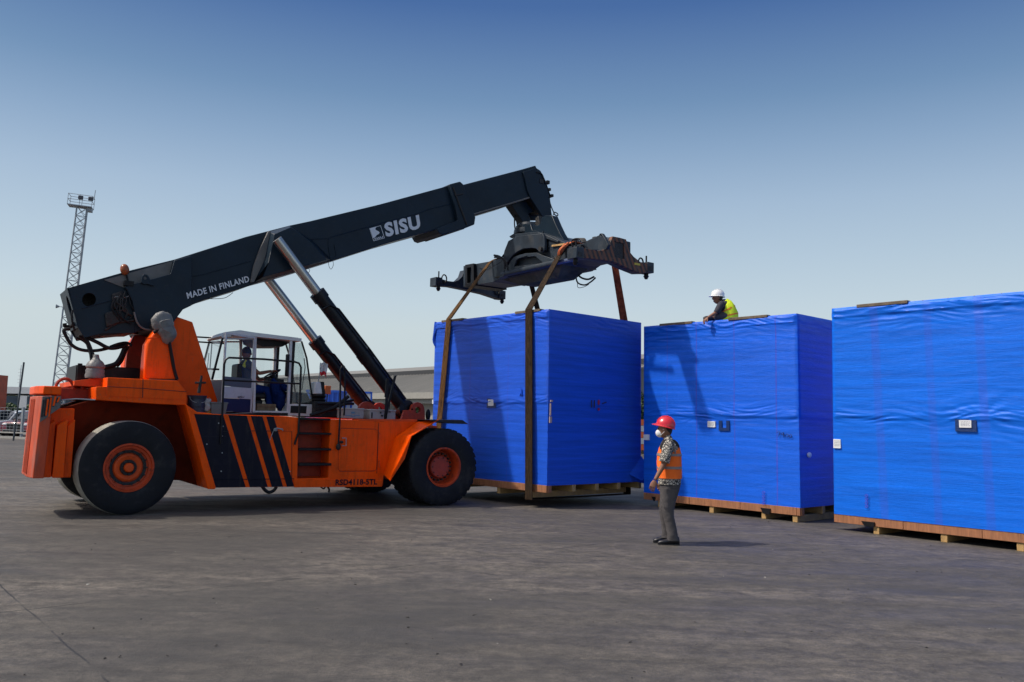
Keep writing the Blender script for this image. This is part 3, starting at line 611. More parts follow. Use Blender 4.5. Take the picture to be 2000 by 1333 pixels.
def crate(name, org, yaw, x0, x1, D, H, lift, lean, seed, stripes, base, label, group, seam=1.95):
    C_ = Crate(); C_.x0, C_.x1, C_.D, C_.H, C_.lift = x0, x1, D, H, lift
    C_.org = Vector((org[0], org[1], lift)); C_.u = Vector((math.cos(yaw), math.sin(yaw), 0)); C_.v = Vector((-math.sin(yaw), math.cos(yaw), 0))
    lx = C_.u.x*lean[0]+C_.u.y*lean[1]; ly = C_.v.x*lean[0]+C_.v.y*lean[1]
    root = empty(name, C_.org, yaw, label, 'crate', group); C_.root = root
    zb = SK+HB; zt = zb+H
    def P(x, y, z): return Vector((x+lx*z/4, y+ly*z/4, z))
    C_.P = P
    C_.lx, C_.ly = lx, ly
    def front(px, py):
        q = hit(px, py, C_.org, C_.v)
        for _ in range(3): q = hit(px, py, C_.org+C_.v*(ly*(q-C_.org).z/4), C_.v)
        return ((q-C_.org).dot(C_.u)-lx*((q-C_.org).z)/4, (q-C_.org).z)
    C_.front = front
    C_.right = lambda px, py: (lambda q: ((q-C_.org).dot(C_.v), (q-C_.org).z))(hit(px, py, C_.org+C_.u*x1, C_.u))
    mb = MB()
    def face(nu, nv, f, nrm, amp, sd, wid):
        vs = []; 
        for j in range(nv+1):
            for i in range(nu+1):
                a = i/nu; b = j/nv; p = f(a, b); z = zb+H*b
                e = min(1, min(a, 1-a)*wid/.05); e2 = min(1, (1-b)*H/.04)*min(1, .35+b*H/.1)
                d = wrinkle(a*wid, z, zt, seam, sd, amp)*max(0, e)*max(0, e2)
                vs.append(p+nrm*d)
        fs = [(j*(nu+1)+i, j*(nu+1)+i+1, (j+1)*(nu+1)+i+1, (j+1)*(nu+1)+i) for j in range(nv) for i in range(nu)]
        mb._add(vs, fs, 0, True)
    Wd = x1-x0
    face(170, 230, lambda a, b: P(x0+Wd*a, 0, zb+H*b), Vector((0, -1, 0)), 1.0, seed, Wd)
    face(110, 150, lambda a, b: P(x1, D*a, zb+H*b), Vector((1, 0, 0)), .6, seed+20, D)
    face(60, 70, lambda a, b: P(x0, D*(1-a), zb+H*b), Vector((-1, 0, 0)), .8, seed+40, D)
    face(30, 40, lambda a, b: P(x1-Wd*a, D, zb+H*b), Vector((0, 1, 0)), .8, seed+60, Wd)
    n = 40; vs = [P(x0+Wd*i/n, D*j/n, zt+.0*0) for j in range(n+1) for i in range(n+1)]
    vs = [v+Vector((0, 0, (.02*noise.noise(Vector((v.x*2, v.y*2, seed))) if 0 < k % (n+1) < n and 0 < k//(n+1) < n else 0))) for k, v in enumerate(vs)]
    mb._add(vs, [(j*(n+1)+i, j*(n+1)+i+1, (j+1)*(n+1)+i+1, (j+1)*(n+1)+i) for j in range(n) for i in range(n)], 0, True)
    # folded-over hem along the top edge of the front and right faces
    me = mb.build('tarpaulin', tarp_mat(name+'_tarp', base, [(x, wd, am) for x, wd, am in stripes]), root, fixn=False)
    bm = bmesh.new(); bm.from_mesh(me.data); bmesh.ops.remove_doubles(bm, verts=bm.verts, dist=.0005); bmesh.ops.recalc_face_normals(bm, faces=bm.faces); bm.to_mesh(me.data); bm.free()
    me.data.set_sharp_from_angle(angle=R(55))
    # plywood skirt, joists and skids
    q = MB(); k = x0
    while k < x1-.01:
        k2 = min(x1, k+1.22); q.box(k+.004, k2-.004, -.012, .018, SK+.002, SK+HB+.004); k = k2
    q.build('skirt_board', WOOD, root, bevel=.004)
    for j in range(5):
        y = .02+j*(D-.12)/4; q = MB(); q.box(x0+.02, x1+(.012 if j < 5 else 0), y+.001, y+.10, SK+.001, SK+HB-.003); q.build('joist', PINE if j else WOOD, root, bevel=.004)
    return C_
def skid(C_, x, wd=.10, y0=0.01, big=0):
    q = MB(); q.box(x-wd/2, x+wd/2, y0, C_.D-.03, 0.0, SK-.001); q.build('skid', PINE, C_.root, bevel=.005)
def flatbox(C_, px0, px1, py0, py1, name, m, th=.012, off=.02, ink=0, side='front', dx=0.0):
    fn = C_.front if side == 'front' else C_.right
    a, z1 = fn(px0, py0); b, z0 = fn(px1, py1); a2, _ = fn(px0, py1)
    q = MB()
    sh = C_.ly*z0/4; a += C_.lx*z0/4; b += C_.lx*z0/4; off = off-sh
    if side == 'front': q.box(a, b, -off-th, -off+.018, z0, z1)
    else: q.box(C_.x1+off-.018, C_.x1+off+th, a, b, z0, z1)
    o = q.build(name, m, C_.root)
    if ink and side == 'front':
        k = MB(); w_ = b-a; h_ = z1-z0; rng = random.Random(int(px0))
        for r_ in range(4):
            z = z1-h_*(.22+.18*r_); xx = a+w_*.14
            while xx < b-w_*.16:
                l = rng.uniform(.06, .18)*w_; k.box(xx, min(b-w_*.1, xx+l), -off-th-.003, -off-th, z, z+h_*.055); xx += l+w_*.045
        k.build('printed_lines', mat('ink_grey', (.25, .27, .33), .7) if 'ink_grey' not in MATS else MATS['ink_grey'], o)
    return o
def edge_board(C_, px0, px1):
    zt = SK+HB+C_.H; py = 620
    p0 = hit(px0, py, C_.org, C_.v); a = C_.front(px0, 620 if C_.org.x < 5 else 600)[0]; b = C_.front(px1, 620 if C_.org.x < 5 else 600)[0]
    A_ = C_.P(a, -.03, zt); B_ = C_.P(b, -.03, zt)
    q = MB(); q.box(a+(A_.x-a), b+(B_.x-b), A_.y-.012, A_.y+.12, zt-.030, zt+.024); q.build('edge_board', PLANK, C_.root, bevel=.006)
BLUE = (.003, .112, .70)
GATH[1] = ((1.9, 2.1, .9), (.15, 3.85, .6)); GATH[3] = ((2.47, 2.02, 1.2), (3.0, 3.8, 1.3)); GATH[2] = ((1.35, 1.95, .5),)
BX1 = crate('wrapped_crate', (.7863, 17.4581), -.8419, -3.946, 0, 2.974, 3.633, .1956, (-.028, .004), 1, [(-2.55, .02, .35), (-.36, .012, .5), (-1.25, .02, .25)], (.012, .095, .64),
            'blue wrapped crate hanging in brown slings just above the ground', 'blue wrapped crates')
BX2 = crate('wrapped_crate', (5.4724, 16.0513), -.8393, -3.734, 0, 3.25, 3.673, 0, (-.033, .02), 2, [(-.48, .014, .9), (-1.42, .014, .8), (-2.34, .014, .8), (-3.1, .014, .5)], BLUE,
            'blue wrapped crate in the middle with the seated worker on top', 'blue wrapped crates')
BX3 = crate('wrapped_crate', (5.7636, 15.171), -.8588, 0, 3.95, 3.25, 3.61, 0, (-.119, -.32), 3, [(.92, .085, .26), (1.80, .075, .24), (2.58, .08, .26)], (.001, .150, .84),
            'nearest blue wrapped crate cut off by the right edge of the picture', 'blue wrapped crates')
# skids whose ends show under the long faces
for px in (973,): skid(BX1, BX1.front(px, 955)[0])
for x in (-3.4,): skid(BX1, x)
skid(BX1, BX1.front(1036, 958)[0], .16, -.07)
for px in (1389, 1491): skid(BX2, BX2.front(px, 995)[0])
for x in (-3.3, -.12): skid(BX2, x)
for px in (1711, 1843, 1992): skid(BX3, BX3.front(px, 1030)[0])
for x in (3.8,): skid(BX3, x)
# dark rubber flaps where the slings enter
for C_, a, b, y0, y1 in ((BX2, 1487, 1506, 992, 1005), (BX2, 1274, 1281, 970, 979), (BX3, 1684, 1710, 1018, 1030)):
    xa, z1 = C_.front(a, y0); xb, z0 = C_.front(b, y1); q = MB(); q.prism([(xa, z1), (xb, z1), (xb-.01, z0), (xa+.06, z0)], -.04, -.014); q.build('rubber_flap', BLK, C_.root)
for a, b in ((865, 906), (1008, 1057)): edge_board(BX1, a, b)
for a, b in ((1290, 1353), (1424, 1500)): edge_board(BX2, a, b)
edge_board(BX3, 1675, 1774)
# labels, tape and writing
flatbox(BX1, 952, 969, 779, 797, 'tape_patch', TAPE, .004, .014); flatbox(BX1, 955, 965, 781, 793, 'label', PAPER, .004, .022, ink=1)
flatbox(BX2, 1383, 1398, 823, 835, 'label', PAPER, .004, .02, ink=1)
q = MB()
for a, b, c, d in ((1405, 1411, 822, 842), (1419.5, 1426, 822, 842), (1411, 1420, 836, 842)):
    x0_, z1_ = BX2.front(a, c); x1_, z0_ = BX2.front(b, d); x0_ += BX2.lx*z0_/4; x1_ += BX2.lx*z0_/4; q.box(x0_, x1_, -.026+BX2.ly*z0_/4, -.004+BX2.ly*z0_/4, z0_, z1_)
q.build('tape_mark', TAPE, BX2.root)
flatbox(BX2, 1259, 1269, 849, 860, 'label', PAPER, .02, .02)
flatbox(BX3, 1867, 1909, 816, 844, 'tape_patch', TAPE, .004, .025); flatbox(BX3, 1875, 1899, 821, 836, 'label', PAPER, .004, .034, ink=1)
flatbox(BX3, 1629, 1643, 858, 876, 'label', PAPER, .006, .02, ink=1)
q = MB(); xa, za = BX1.right(1069, 798) if False else (0.03, 2.02)
q.box(.012, .035, .01, .07, 1.55, 1.68); q.box(.012, .032, .02, .05, 1.70, 1.95); q.box(.012, .032, .03, .09, 1.98, 2.02); q.build('torn_tape', mat('torn_tape_pale', (.42, .32, .30), .6), BX1.root)
q = MB(); xa, za = BX2.right(1579, 889); q.ellipsoid((.02, xa, za), (.03, .07, .05)); q.build('tag_hole', PAPER, BX2.root)
def frontstroke(C_, lines, name, m, r=.008):
    q = MB()
    for ln in lines:
        P_ = []
        for px, py in ln: x, z = C_.front(px, py); P_.append((x+C_.lx*z/4, -.030+C_.ly*z/4, z))
        q.tube(P_, r, 5, smooth_path=3)
    q.build(name, m, C_.root)
frontstroke(BX2, [[(1519, 845), (1525, 844), (1522, 853)], [(1532, 845), (1528, 847), (1530, 850), (1533, 846), (1531, 855)], [(1539, 848), (1536, 851), (1539, 854), (1542, 850), (1539, 848)], [(1546, 849), (1543, 852), (1545, 855), (1548, 852), (1546, 849)]], 'handwritten_number', INK, .005)
PURPLE = mat('ink_purple', (.10, .02, .42), .7)
for C_, px, py in ((BX2, 1493, 960), (BX3, 1694, 966)):
    frontstroke(C_, [[(px, py+k*7), (px+3, py+2+k*7), (px, py+5+k*7), (px-3, py+2+k*7), (px, py+k*7)] for k in range(4)], 'marker_scribble', PURPLE, .004)
q = MB()
for (ya, za), (yb, zb_) in (((1.27, 1.90), (1.27, 2.06)), ((1.36, 1.90), (1.36, 2.06)), ((1.62, 2.0), (1.74, 2.03))): q.tube([(.022, ya, za), (.022, yb, zb_)], .012, 5)
q.build('ink_mark', INK, BX1.root); q = MB(); q.ellipsoid((.02, 1.5, 2.02), (.008, .035, .06)); q.cyl((.015, 1.5, 1.87), (.028, 1.5, 1.87), .03); q.build('red_mark', REDINK, BX1.root)
# bunched corner of the sheet at the top left of the hanging crate, loose flap at its lower far corner
q = MB(); zt = SK+HB+BX1.H
for k in range(7):
    q.tube([(-3.946+.02*k, -.02, zt+.01-.01*k), (-3.96, -.035-.006*k, zt-.12-.05*k), (-3.93+.01*k, -.012, zt-.30-.06*k)], [.03, .012], 6, smooth_path=4)
q.build('tarpaulin_knot', bpy.data.materials['wrapped_crate_tarp'], BX1.root)
q = MB(); q.poly3([(.01, 2.97, .85), (.01, 2.55, .45), (.16, 2.80, .30), (.22, 3.05, .55)], .006); q.poly3([(.01, 2.97, .60), (.02, 2.7, .30), (.10, 3.05, .22)], .006)
q.build('tarpaulin_flap', bpy.data.materials['wrapped_crate_tarp'], BX1.root)
q = MB(); xk, zk = BX1.front(1019, 765); q.poly3([(xk-.03, -.03, zk-.10), (xk+.05, -.05, zk-.08), (xk+.01, -.06, zk+.10)], .01); q.poly3([(xk-.05, -.03, zk-.10), (xk+.02, -.07, zk-.05), (xk-.01, -.03, zk+.03)], .01)
q.build('tarpaulin_tuft', bpy.data.materials['wrapped_crate_tarp'], BX1.root)

# ================================================================== REACH STACKER
RS = empty('reach_stacker', VO, VYAW, 'huge orange lift truck with a black telescopic boom and large black tyres', 'lift truck')
def pp(name, pts, v0, v1, m, holes=(), bevel=.008, parent=None, pv=None):
    """plate or block whose outline was measured on the plane v0"""
    q = MB(); q.prism(PVs(pts, pv if pv is not None else v0), v0, v1, [PVs(h, pv if pv is not None else v0) for h in holes]); return q.build(name, m, parent or RS, bevel=bevel)
FARV = 3.3
# ---- main body with the step recess
BODY = [(363, 790), (385, 805), (420, 809), (560, 813.5), (583, 816.5), (645, 819.5), (700, 821), (790, 822.5), (815, 824.5), (772.4, 854), (750, 928), (748, 949.5), (600, 951), (421, 953), (406, 955.5)]
STEP = [(583.5, 820), (645, 822), (641.5, 934), (581, 935)]
body = pp('body', BODY, 0, .42, ORANGE, holes=[STEP], bevel=.012)
o = pp('body_core', BODY, .421, FARV, ORANGE, bevel=.012, pv=0.0)
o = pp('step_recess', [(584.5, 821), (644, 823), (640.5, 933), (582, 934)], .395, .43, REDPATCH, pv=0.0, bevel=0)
# arch strip beside the black panels
pp('arch_trim', [(363, 790), (379, 808), (421.5, 952.5), (420, 956), (406, 956)], -.03, .0, ORANGE, bevel=.01)
# black slanted panels, lower sill
for poly in ([(378.5, 809), (436, 811), (480, 952), (421.5, 953)], [(446, 811), (482, 812.5), (523, 951.5), (488, 952)], [(490, 813), (512.5, 813.5), (553, 951), (531, 951.5)], [(520, 813.5), (534.5, 814), (574.5, 950.5), (560.5, 951)]):
    pp('black_panel', poly, -.006, .0, STRIPE, bevel=0)
pp('sill', [(574.5, 935.5), (747, 939.5), (746, 951), (575, 952.5)], -.02, .0, ORANGE, bevel=.004)
q = MB(); q.tube([P3(416, 937, -.008), P3(500, 936.5, -.008), P3(574, 935.5, -.008)], .006, 5); q.build('panel_seam', STRIPE, body)
# seams, hinges and studs on the side
def seam(pts, v=-.012, r=.005, m=GREASE, par=None, nm='seam'):
    q = MB(); q.tube([P3(x, y, v) for x, y in pts], r, 5); return q.build(nm, m, par or body)
seam([(552, 842), (570, 843), (570, 935)]); seam([(377, 852), (442, 853)], -.002); seam([(740, 826), (736, 925)]); seam([(436, 843), (447, 843)]); seam([(484, 842), (498, 842)]); seam([(520, 842), (546, 843)])
door = pp('access_door', [(667, 838), (733, 839.5), (738, 843), (735, 917), (730, 919.5), (664, 920), (661, 916), (662.5, 843)], -.012, .0, ORANGE, bevel=.006)
seam([(662, 842), (667, 837), (733, 838.5), (739, 843), (736, 917), (730, 920.5), (664, 921), (660.5, 916), (662, 842)], -.002, .006, REDPATCH, door, 'door_gap')
q = MB(); q.tube([P3(x, y, -.05) for x, y in ((668, 856), (676, 856), (676, 871), (668, 871))], .010, 6); q.build('handle', GALV, door)
for y in (852, 907): q = MB(); q.cyl(P3(741, y-7, -.03), P3(741, y+7, -.03), .015, seg=8); q.build('hinge', ORANGED, door)
q = MB(); q.tube([P3(x, y, -.05) for x, y in ((536, 838), (541, 837), (552, 839), (552, 842))], .014, 6); q.ellipsoid(P3(538, 840, -.03), (.04, .02, .03)); q.tube([P3(534, 842, -.04), P3(531, 850, -.05), P3(527, 860, -.03)], .006, 5); q.build('latch', GALV, body)
for k, (x, y) in enumerate(((427, 827), (436, 833), (434, 852), (434, 885), (432, 921), (566, 921), (404, 868))):
    q = MB(); q.cyl(P3(x, y, -.015), P3(x, y, 0), .012, seg=8); q.build('stud', GALV, body)
for i, y in enumerate((847.5, 878, 907.5)):
    a = PV(584, y-1.8, .03); b = PV(644.5, y+1.8, .03); q = MB(); q.box(a[0]-.02, b[0]+.01, -.02, .28, b[1]-.005, a[1]+.005); q.build('step', BLK, RS, bevel=.008)
pp('step', [(583, 815.5), (646, 818), (646, 822), (583, 820.5)], -.03, .4, BLK)
# lettering on the sill
q = MB(); lettering(q, 'RSD4118-5TL', P3(655, 948.4, -.024), P3(736.5, 947.0, -.024), P3(655.6, 936.8, -.024), .035, 1.06); q.build('sill_lettering', STRIPE, RS, fixn=False)
# far fender mirror parts: right arch flare, near and far
def flare(va, vb, far=False):
    A0, A1, A2 = (815, 825), (772.4, 854), (750, 928)
    B0, B1, B2, B3, B4 = (857, 820.5), (803.5, 852.5), (790.6, 895.6), (762, 939.6), (746, 940)
    def p(t, v): a = PV(t[0], t[1], 0.0 if t in (A0, A1, A2) else -.5); return Vector((a[0], v, a[1]))
    pts = {k: p(k, va if k in (A0, A1, A2) else vb) for k in (A0, A1, A2, B0, B1, B2, B3, B4)}
    q = MB(); q.poly3([pts[A0], pts[B0], pts[B1], pts[A1]], .02); q.build('fender', ORANGE, RS, bevel=.004)
    q = MB(); q.poly3([pts[A1], pts[B1], pts[B3], pts[A2]], .02); q.poly3([pts[B1], pts[B2], pts[B3]], .02); q.build('fender', ORANGE, RS)
    a = PV(838, 820.5, -.5); b = PV(903, 820.7, -.5); c = PV(915, 829, -.5); e = PV(895, 828, -.5); d = PV(850, 824.0, -.5)
    q = MB(); q.prism([a, b, c, e, d], min(va, vb), max(va, vb)+(.25 if not far else 0)); q.build('fender', [GREASE], RS)  # front wing coloured dark throughout: shade of its underside put into the colour
    q = MB(); q.prism([PV(700, 819, 0), PV(815, 819.5, 0), PV(815, 824, 0), PV(700, 821.5, 0)], min(va, vb)+.5 if not far else FARV-.3, max(va, vb)+.3 if not far else FARV); q.build('fender_top', ORANGED, RS)
flare(0.0, -.5); flare(FARV, FARV+.5, True)
# front axle body between the wheels
q = MB(); q.box(5.3, 6.4, .75, 2.6, .45, 1.62); q.box(6.4, 6.5, .9, 2.4, .7, 1.3); q.build('front_frame', ORANGED, RS, bevel=.02)
q = MB(); q.cyl((5.87, -.2, .79), (5.87, 3.5, .79), .22, seg=24); q.build('front_axle', GREASE, RS)
q = MB(); q.cyl((-.06, .3, .8), (-.06, 3.0, .8), .16, seg=20); q.box(-.35, .3, .9, 2.4, .55, 1.15); q.build('rear_axle', GREASE, RS)

# ---- wheels
def wheel(u, v, r, w_, rimr, face=-1, deep=.10, tread=False, hub=True, inner=False):
    t = MB(); h = w_/2; prof = [(rimr, -h*.92), (rimr+.035, -h*1.0), (rimr+.12*r/.8, -h*1.06), (r*.86, -h*1.04), (r*.955, -h*1.0), (r*.988, -h*.92), (r, -h*.78), (r, h*.78), (r*.988, h*.92), (r*.955, h*1.0), (r*.86, h*1.04), (rimr+.12, h*1.06), (rimr+.035, h), (rimr, h*.92)]
    t.lathe(prof, (u, v, r), 'y', 72, closed=True)
    if hub == 'rear': t.m = [1 if 5*72 <= i < 8*72 else 0 for i in range(len(t.m))]
    if tread:
        n = 34
        for k in range(n):
            a = 2*math.pi*k/n
            for s_ in (-1, 1):
                ce = Vector((u, v+s_*h*.50, r)); a2 = a+(s_*.09)
                rad = Vector((math.cos(a2), 0, math.sin(a2))); tan = Vector((-math.sin(a2), 0, math.cos(a2)))
                dirv = (Vector((0, 1, 0))*s_+tan*.35).normalized()
                t.obox(ce+rad*(r*.985), dirv*h*.46, rad*(.019), dirv.cross(rad).normalized()*.050*r/.8)
    o = t.build('tyre', [TYRE, TREADM], None)
    root = bpy.data.objects.new('wheel', None); COL.objects.link(root); root.parent = RS; o.parent = root
    f = face
    m = MB()
    if hub == 'rear':
        m.lathe([(rimr+.012, f*h*.99), (rimr-.02, f*h*1.0), (rimr-.035, f*h*.86), (rimr-.075, f*h*.84), (rimr-.085, f*h*.70), (rimr*.66, f*h*.66), (rimr*.64, f*h*.60), (.10, f*h*.60)], (u, v, r), 'y', 56); m.build('rim', RIM, root)
        m = MB(); m.lathe([(rimr*.60, f*h*.60), (rimr*.57, f*h*.74), (rimr*.50, f*h*.80), (rimr*.34, f*h*.72), (rimr*.30, f*h*.60)], (u, v, r), 'y', 48)
        m.lathe([(rimr*.20, f*h*.6), (rimr*.20, f*h*1.0), (rimr*.16, f*h*1.10), (0.001, f*h*1.12)], (u, v, r), 'y', 24); m.build('hub', ORANGED, root)
        m = MB(); m.lathe([(rimr*.34, f*h*.62), (rimr*.33, f*h*.86), (rimr*.22, f*h*.86), (rimr*.21, f*h*.62)], (u, v, r), 'y', 32)
        for k in range(14): a = 2*math.pi*k/14; c = Vector((u+math.cos(a)*rimr*.72, v+f*h*.68, r+math.sin(a)*rimr*.72)); m.cyl(c, c+Vector((0, f*.05, 0)), .016, seg=6)
        for k in range(8): a = 2*math.pi*k/8; c = Vector((u+math.cos(a)*rimr*.275, v+f*h*.85, r+math.sin(a)*rimr*.275)); m.cyl(c, c+Vector((0, f*.03, 0)), .014, seg=6)
        m.lathe([(rimr*.76, f*h*.685), (rimr*.66, f*h*.70), (rimr*.62, f*h*.66)], (u, v, r), 'y', 40)
        m.build('wheel_nuts', GREASE, root)
    elif hub == 'front':
        m.lathe([(rimr+.012, f*h*.99), (rimr-.02, f*h*1.0), (rimr-.04, f*h*.85), (rimr-.06, f*h*.2), (rimr-.07, -f*h*.9)], (u, v, r), 'y', 56)
        m.lathe([(rimr-.06, -f*h*.2), (.12, -f*h*.2)], (u, v, r), 'y', 40); m.build('rim', RIM, root)
        m = MB(); m.lathe([(rimr*.60, -f*h*.2), (rimr*.58, f*h*.25), (rimr*.54, f*h*.32), (.001, f*h*.34)], (u, v, r), 'y', 40); m.build('hub', mat('hub_red', (.42, .045, .02), .5, var=.2, vscale=5, dirt=(.06, .03, .02), dirt_amt=.6, dscale=8) if 'hub_red' not in MATS else MATS['hub_red'], root)
        m = MB()
        for k in range(20): a = 2*math.pi*k/20; c = Vector((u+math.cos(a)*rimr*.70, v-f*h*.18, r+math.sin(a)*rimr*.70)); m.cyl(c, c+Vector((0, f*.06, 0)), .022, seg=6)
        for k in range(10): a = 2*math.pi*k/10; c = Vector((u+math.cos(a)*rimr*.48, v+f*h*.3, r+math.sin(a)*rimr*.48)); m.cyl(c, c+Vector((0, f*.025, 0)), .012, seg=6)
        m.build('wheel_nuts', GREASE, root)
    else:
        m.lathe([(rimr, f*h*.95), (rimr-.05, f*h*.8), (.1, f*h*.5)], (u, v, r), 'y', 40); m.build('rim', RIM, root)
    return root
def steer(root, c, a): root.rotation_euler = (0, 0, a); c = Vector(c); root.location = c-Matrix.Rotation(a, 3, 'Z') @ c
steer(wheel(-.06, .26, .803, .46, .405, -1, hub='rear'), (-.06, .26, 0), R(4.5)); steer(wheel(-.06, 3.04, .803, .46, .405, 1, hub='rear'), (-.06, 3.04, 0), R(4.5))
wheel(5.87, -.28, .785, .44, .395, -1, tread=True, hub='front'); wheel(5.87, .25, .785, .44, .395, -1, tread=True, hub='in')
wheel(5.87, 3.58, .785, .44, .395, 1, tread=True, hub='front'); wheel(5.87, 3.05, .785, .44, .395, 1, tread=True, hub='in')

# ---- rear deck box and arch
DK = [(210, 737.5), (279, 741), (347, 744), (364, 766), (364, 791), (355, 791.5), (300, 789), (187.5, 781), (187.5, 756), (209, 755.5)]
pp('deck_box', DK, .10, 3.2, ORANGE, bevel=.012)
pp('deck_lid', [(209, 755.8), (279, 759.5), (364, 766), (364, 781), (279, 777), (208, 773.5)], .085, .11, ORANGE, bevel=.006)
seam([(279.5, 741), (278.5, 777)], .08, .006); seam([(209, 755.5), (279, 759), (364, 765.5)], .08, .005)
pp('deck_plate', [(145, 744), (184, 739.5), (212, 738.5), (212, 757), (184, 756), (145, 753.5)], .7, 2.7, ORANGED, bevel=.01)
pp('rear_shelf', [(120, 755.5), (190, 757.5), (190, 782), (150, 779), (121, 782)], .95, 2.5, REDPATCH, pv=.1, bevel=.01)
seam([(121, 781.5), (150, 779.5), (186, 781.5)], .06, .012, GALV, body, 'edge_strip')
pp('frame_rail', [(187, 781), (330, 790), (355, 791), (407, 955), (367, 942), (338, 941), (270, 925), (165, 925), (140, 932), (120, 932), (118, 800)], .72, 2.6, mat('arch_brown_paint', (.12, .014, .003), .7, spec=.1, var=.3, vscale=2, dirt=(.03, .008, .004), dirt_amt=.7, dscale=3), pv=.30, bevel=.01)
q = MB(); q.box(.12, .3, .9, 2.3, 1.0, 1.6); q.build('axle_mount', GREASE, RS)
# ---- counterweight
cwt = pp('counterweight', [(66, 933), (78, 828), (84, 774), (121, 774), (118, 798), (150, 798), (141, 932)], .35, 1.5, ORANGE, pv=.12, bevel=.02)
for a0, a1, vv in ((68, 84, .12), (84.5, 101, .22), (102.5, 124, .14), (125, 140, .24)):
    pp('counterweight_rib', [(a0, 934), (a0+10, 830), (a1+9, 820), (a1, 934)], vv, .36, ORANGE, pv=.12, bevel=.012)
WR = 1.55
def chamfer(name, zt_, zb_, ut, ub, m, th=.10, cut=.06, vin=0.0):
    """rear wall with cut corners: u at top and at bottom"""
    q = MB(); ring = []
    for (uu, zz) in ((ut, zt_), (ub, zb_)): ring.append([Vector((uu+cut, vin, zz)), Vector((uu, vin+.30, zz)), Vector((uu, WR-.3, zz)), Vector((uu+cut, WR, zz)), Vector((uu+cut+th, WR, zz)), Vector((uu+cut+th, vin, zz))])
    q.loft(ring, smooth=False); return q.build(name, m, RS, bevel=.012)
tr = PV(82, 774, 0); br = PV(64, 935, 0)
WORN = mat('orange_scraped', (.50, .060, .012), .5, var=.3, vscale=6, dirt=(.20, .16, .14), dirt_amt=.6, dscale=5, stretch=(1, 1, .25), bump=.3, bscale=10)
chamfer('rear_wall', tr[1], br[1], tr[0]-.06, br[0]-.06, WORN, .16)
cap = PVs([(87.5, 754), (120.5, 755), (120.5, 772), (84, 772)], 0)
q = MB(); q.box(cap[0][0]-.23, cap[1][0], .0, FARV, cap[2][1], cap[0][1]); 
cz0, cz1 = cap[2][1], cap[0][1]; x0_ = tr[0]-.075; q = MB()
q.loft([[Vector((x0_+.09, -.01, z)), Vector((x0_, .32, z)), Vector((x0_, WR-.3, z)), Vector((x0_+.09, WR, z)), Vector((cap[1][0], WR, z)), Vector((cap[1][0], -.01, z))] for z in (cz0+.003, cz1)], smooth=False)
q.build('rear_cap', ORANGE, RS, bevel=.015)
GR = mat('scraped_grey_steel', (.13, .12, .11), .6, var=.3, vscale=10, bump=.2)
sidep = [(83, 774.5), (120, 774.5), (117.5, 797), (100, 809), (89, 818), (77.5, 825.5)]
gp = pp('side_grille', sidep, -.012, .04, GR, bevel=.004)
for x0g, x1g, yt, yb in ((82.5, 85.8, 781, 815), (87, 91.2, 778, 814), (93.5, 96.5, 776, 806), (97.2, 101, 776, 807), (104.5, 107.6, 775.5, 795), (109.8, 112.5, 777, 788)):
    q = MB(); q.prism(PVs([(x0g+1.6, yt), (x1g+1.6, yt), (x1g-2.4, yb), (x0g-2.4, yb)], -.014), -.018, .0); q.build('grille_slot', GREASE, gp)
for x0g, x1g, yt, yb in ((90.5, 93.5, 780, 812), (96.5, 99.5, 777, 814), (105, 108.5, 774.5, 793), (113, 116, 776, 786)):
    q = MB(); q.prism(PVs([(x0g+1.6, yt), (x1g+2.0, yt), (x1g-2.4, yb), (x0g-2.4, yb)], -.014), -.026, .0); q.build('grille_bar', ORANGE, gp)
for k in range(4):      # vertical ribs scraped into the rear wall
    z0, z1 = br[1]+.05, tr[1]-.05; vv = .36+.17*k
    q = MB(); f_ = lambda z: tr[0]-.06+(br[0]-tr[0])*(tr[1]-z)/(tr[1]-br[1])
    q.tube([(f_(z0)-.002, vv, z0), (f_(z1)-.002, vv, z1)], .018, 6); q.build('rear_rib', WORN, RS)
for a in ((135, 757), (145, 754)):
    u_, z_ = PV(a[0], 757, 1.0); 
for du, vv in ((0.30, .9), (.72, .9)):
    q = MB(); u_ = cap[1][0]-.15+du; q.tube([(u_+math.cos(t)*.14, vv, 2.14+math.sin(t)*.17) for t in [math.pi*k/8 for k in range(9)]], .028, 8); q.build('lifting_eye', REDPATCH, RS)
# radiator box, bag over filler, hoses
q = MB(); a = PV(149, 713, 1.3); b = PV(262, 741, 1.3); q.box(a[0], b[0]+.2, 1.3, 2.5, 2.2, a[1]); q.box(a[0]+.02, a[0]+.10, 1.28, 1.3, 2.2, a[1]+.03); q.build('radiator_box', BLK, RS, bevel=.02)
q = MB(); c = P3(185, 738, .75); rr = [.155, .165, .15, .158, .14, .16, .15, .12, .07, .055, .04]; hh = [0, .05, .09, .13, .17, .20, .24, .29, .33, .36, .42]
q.lathe([(r_, h_) for r_, h_ in zip(rr, hh)], (c[0], c[1], c[2]-.01), 'z', 20); bag = q.build('filler_bag', BAG, RS)
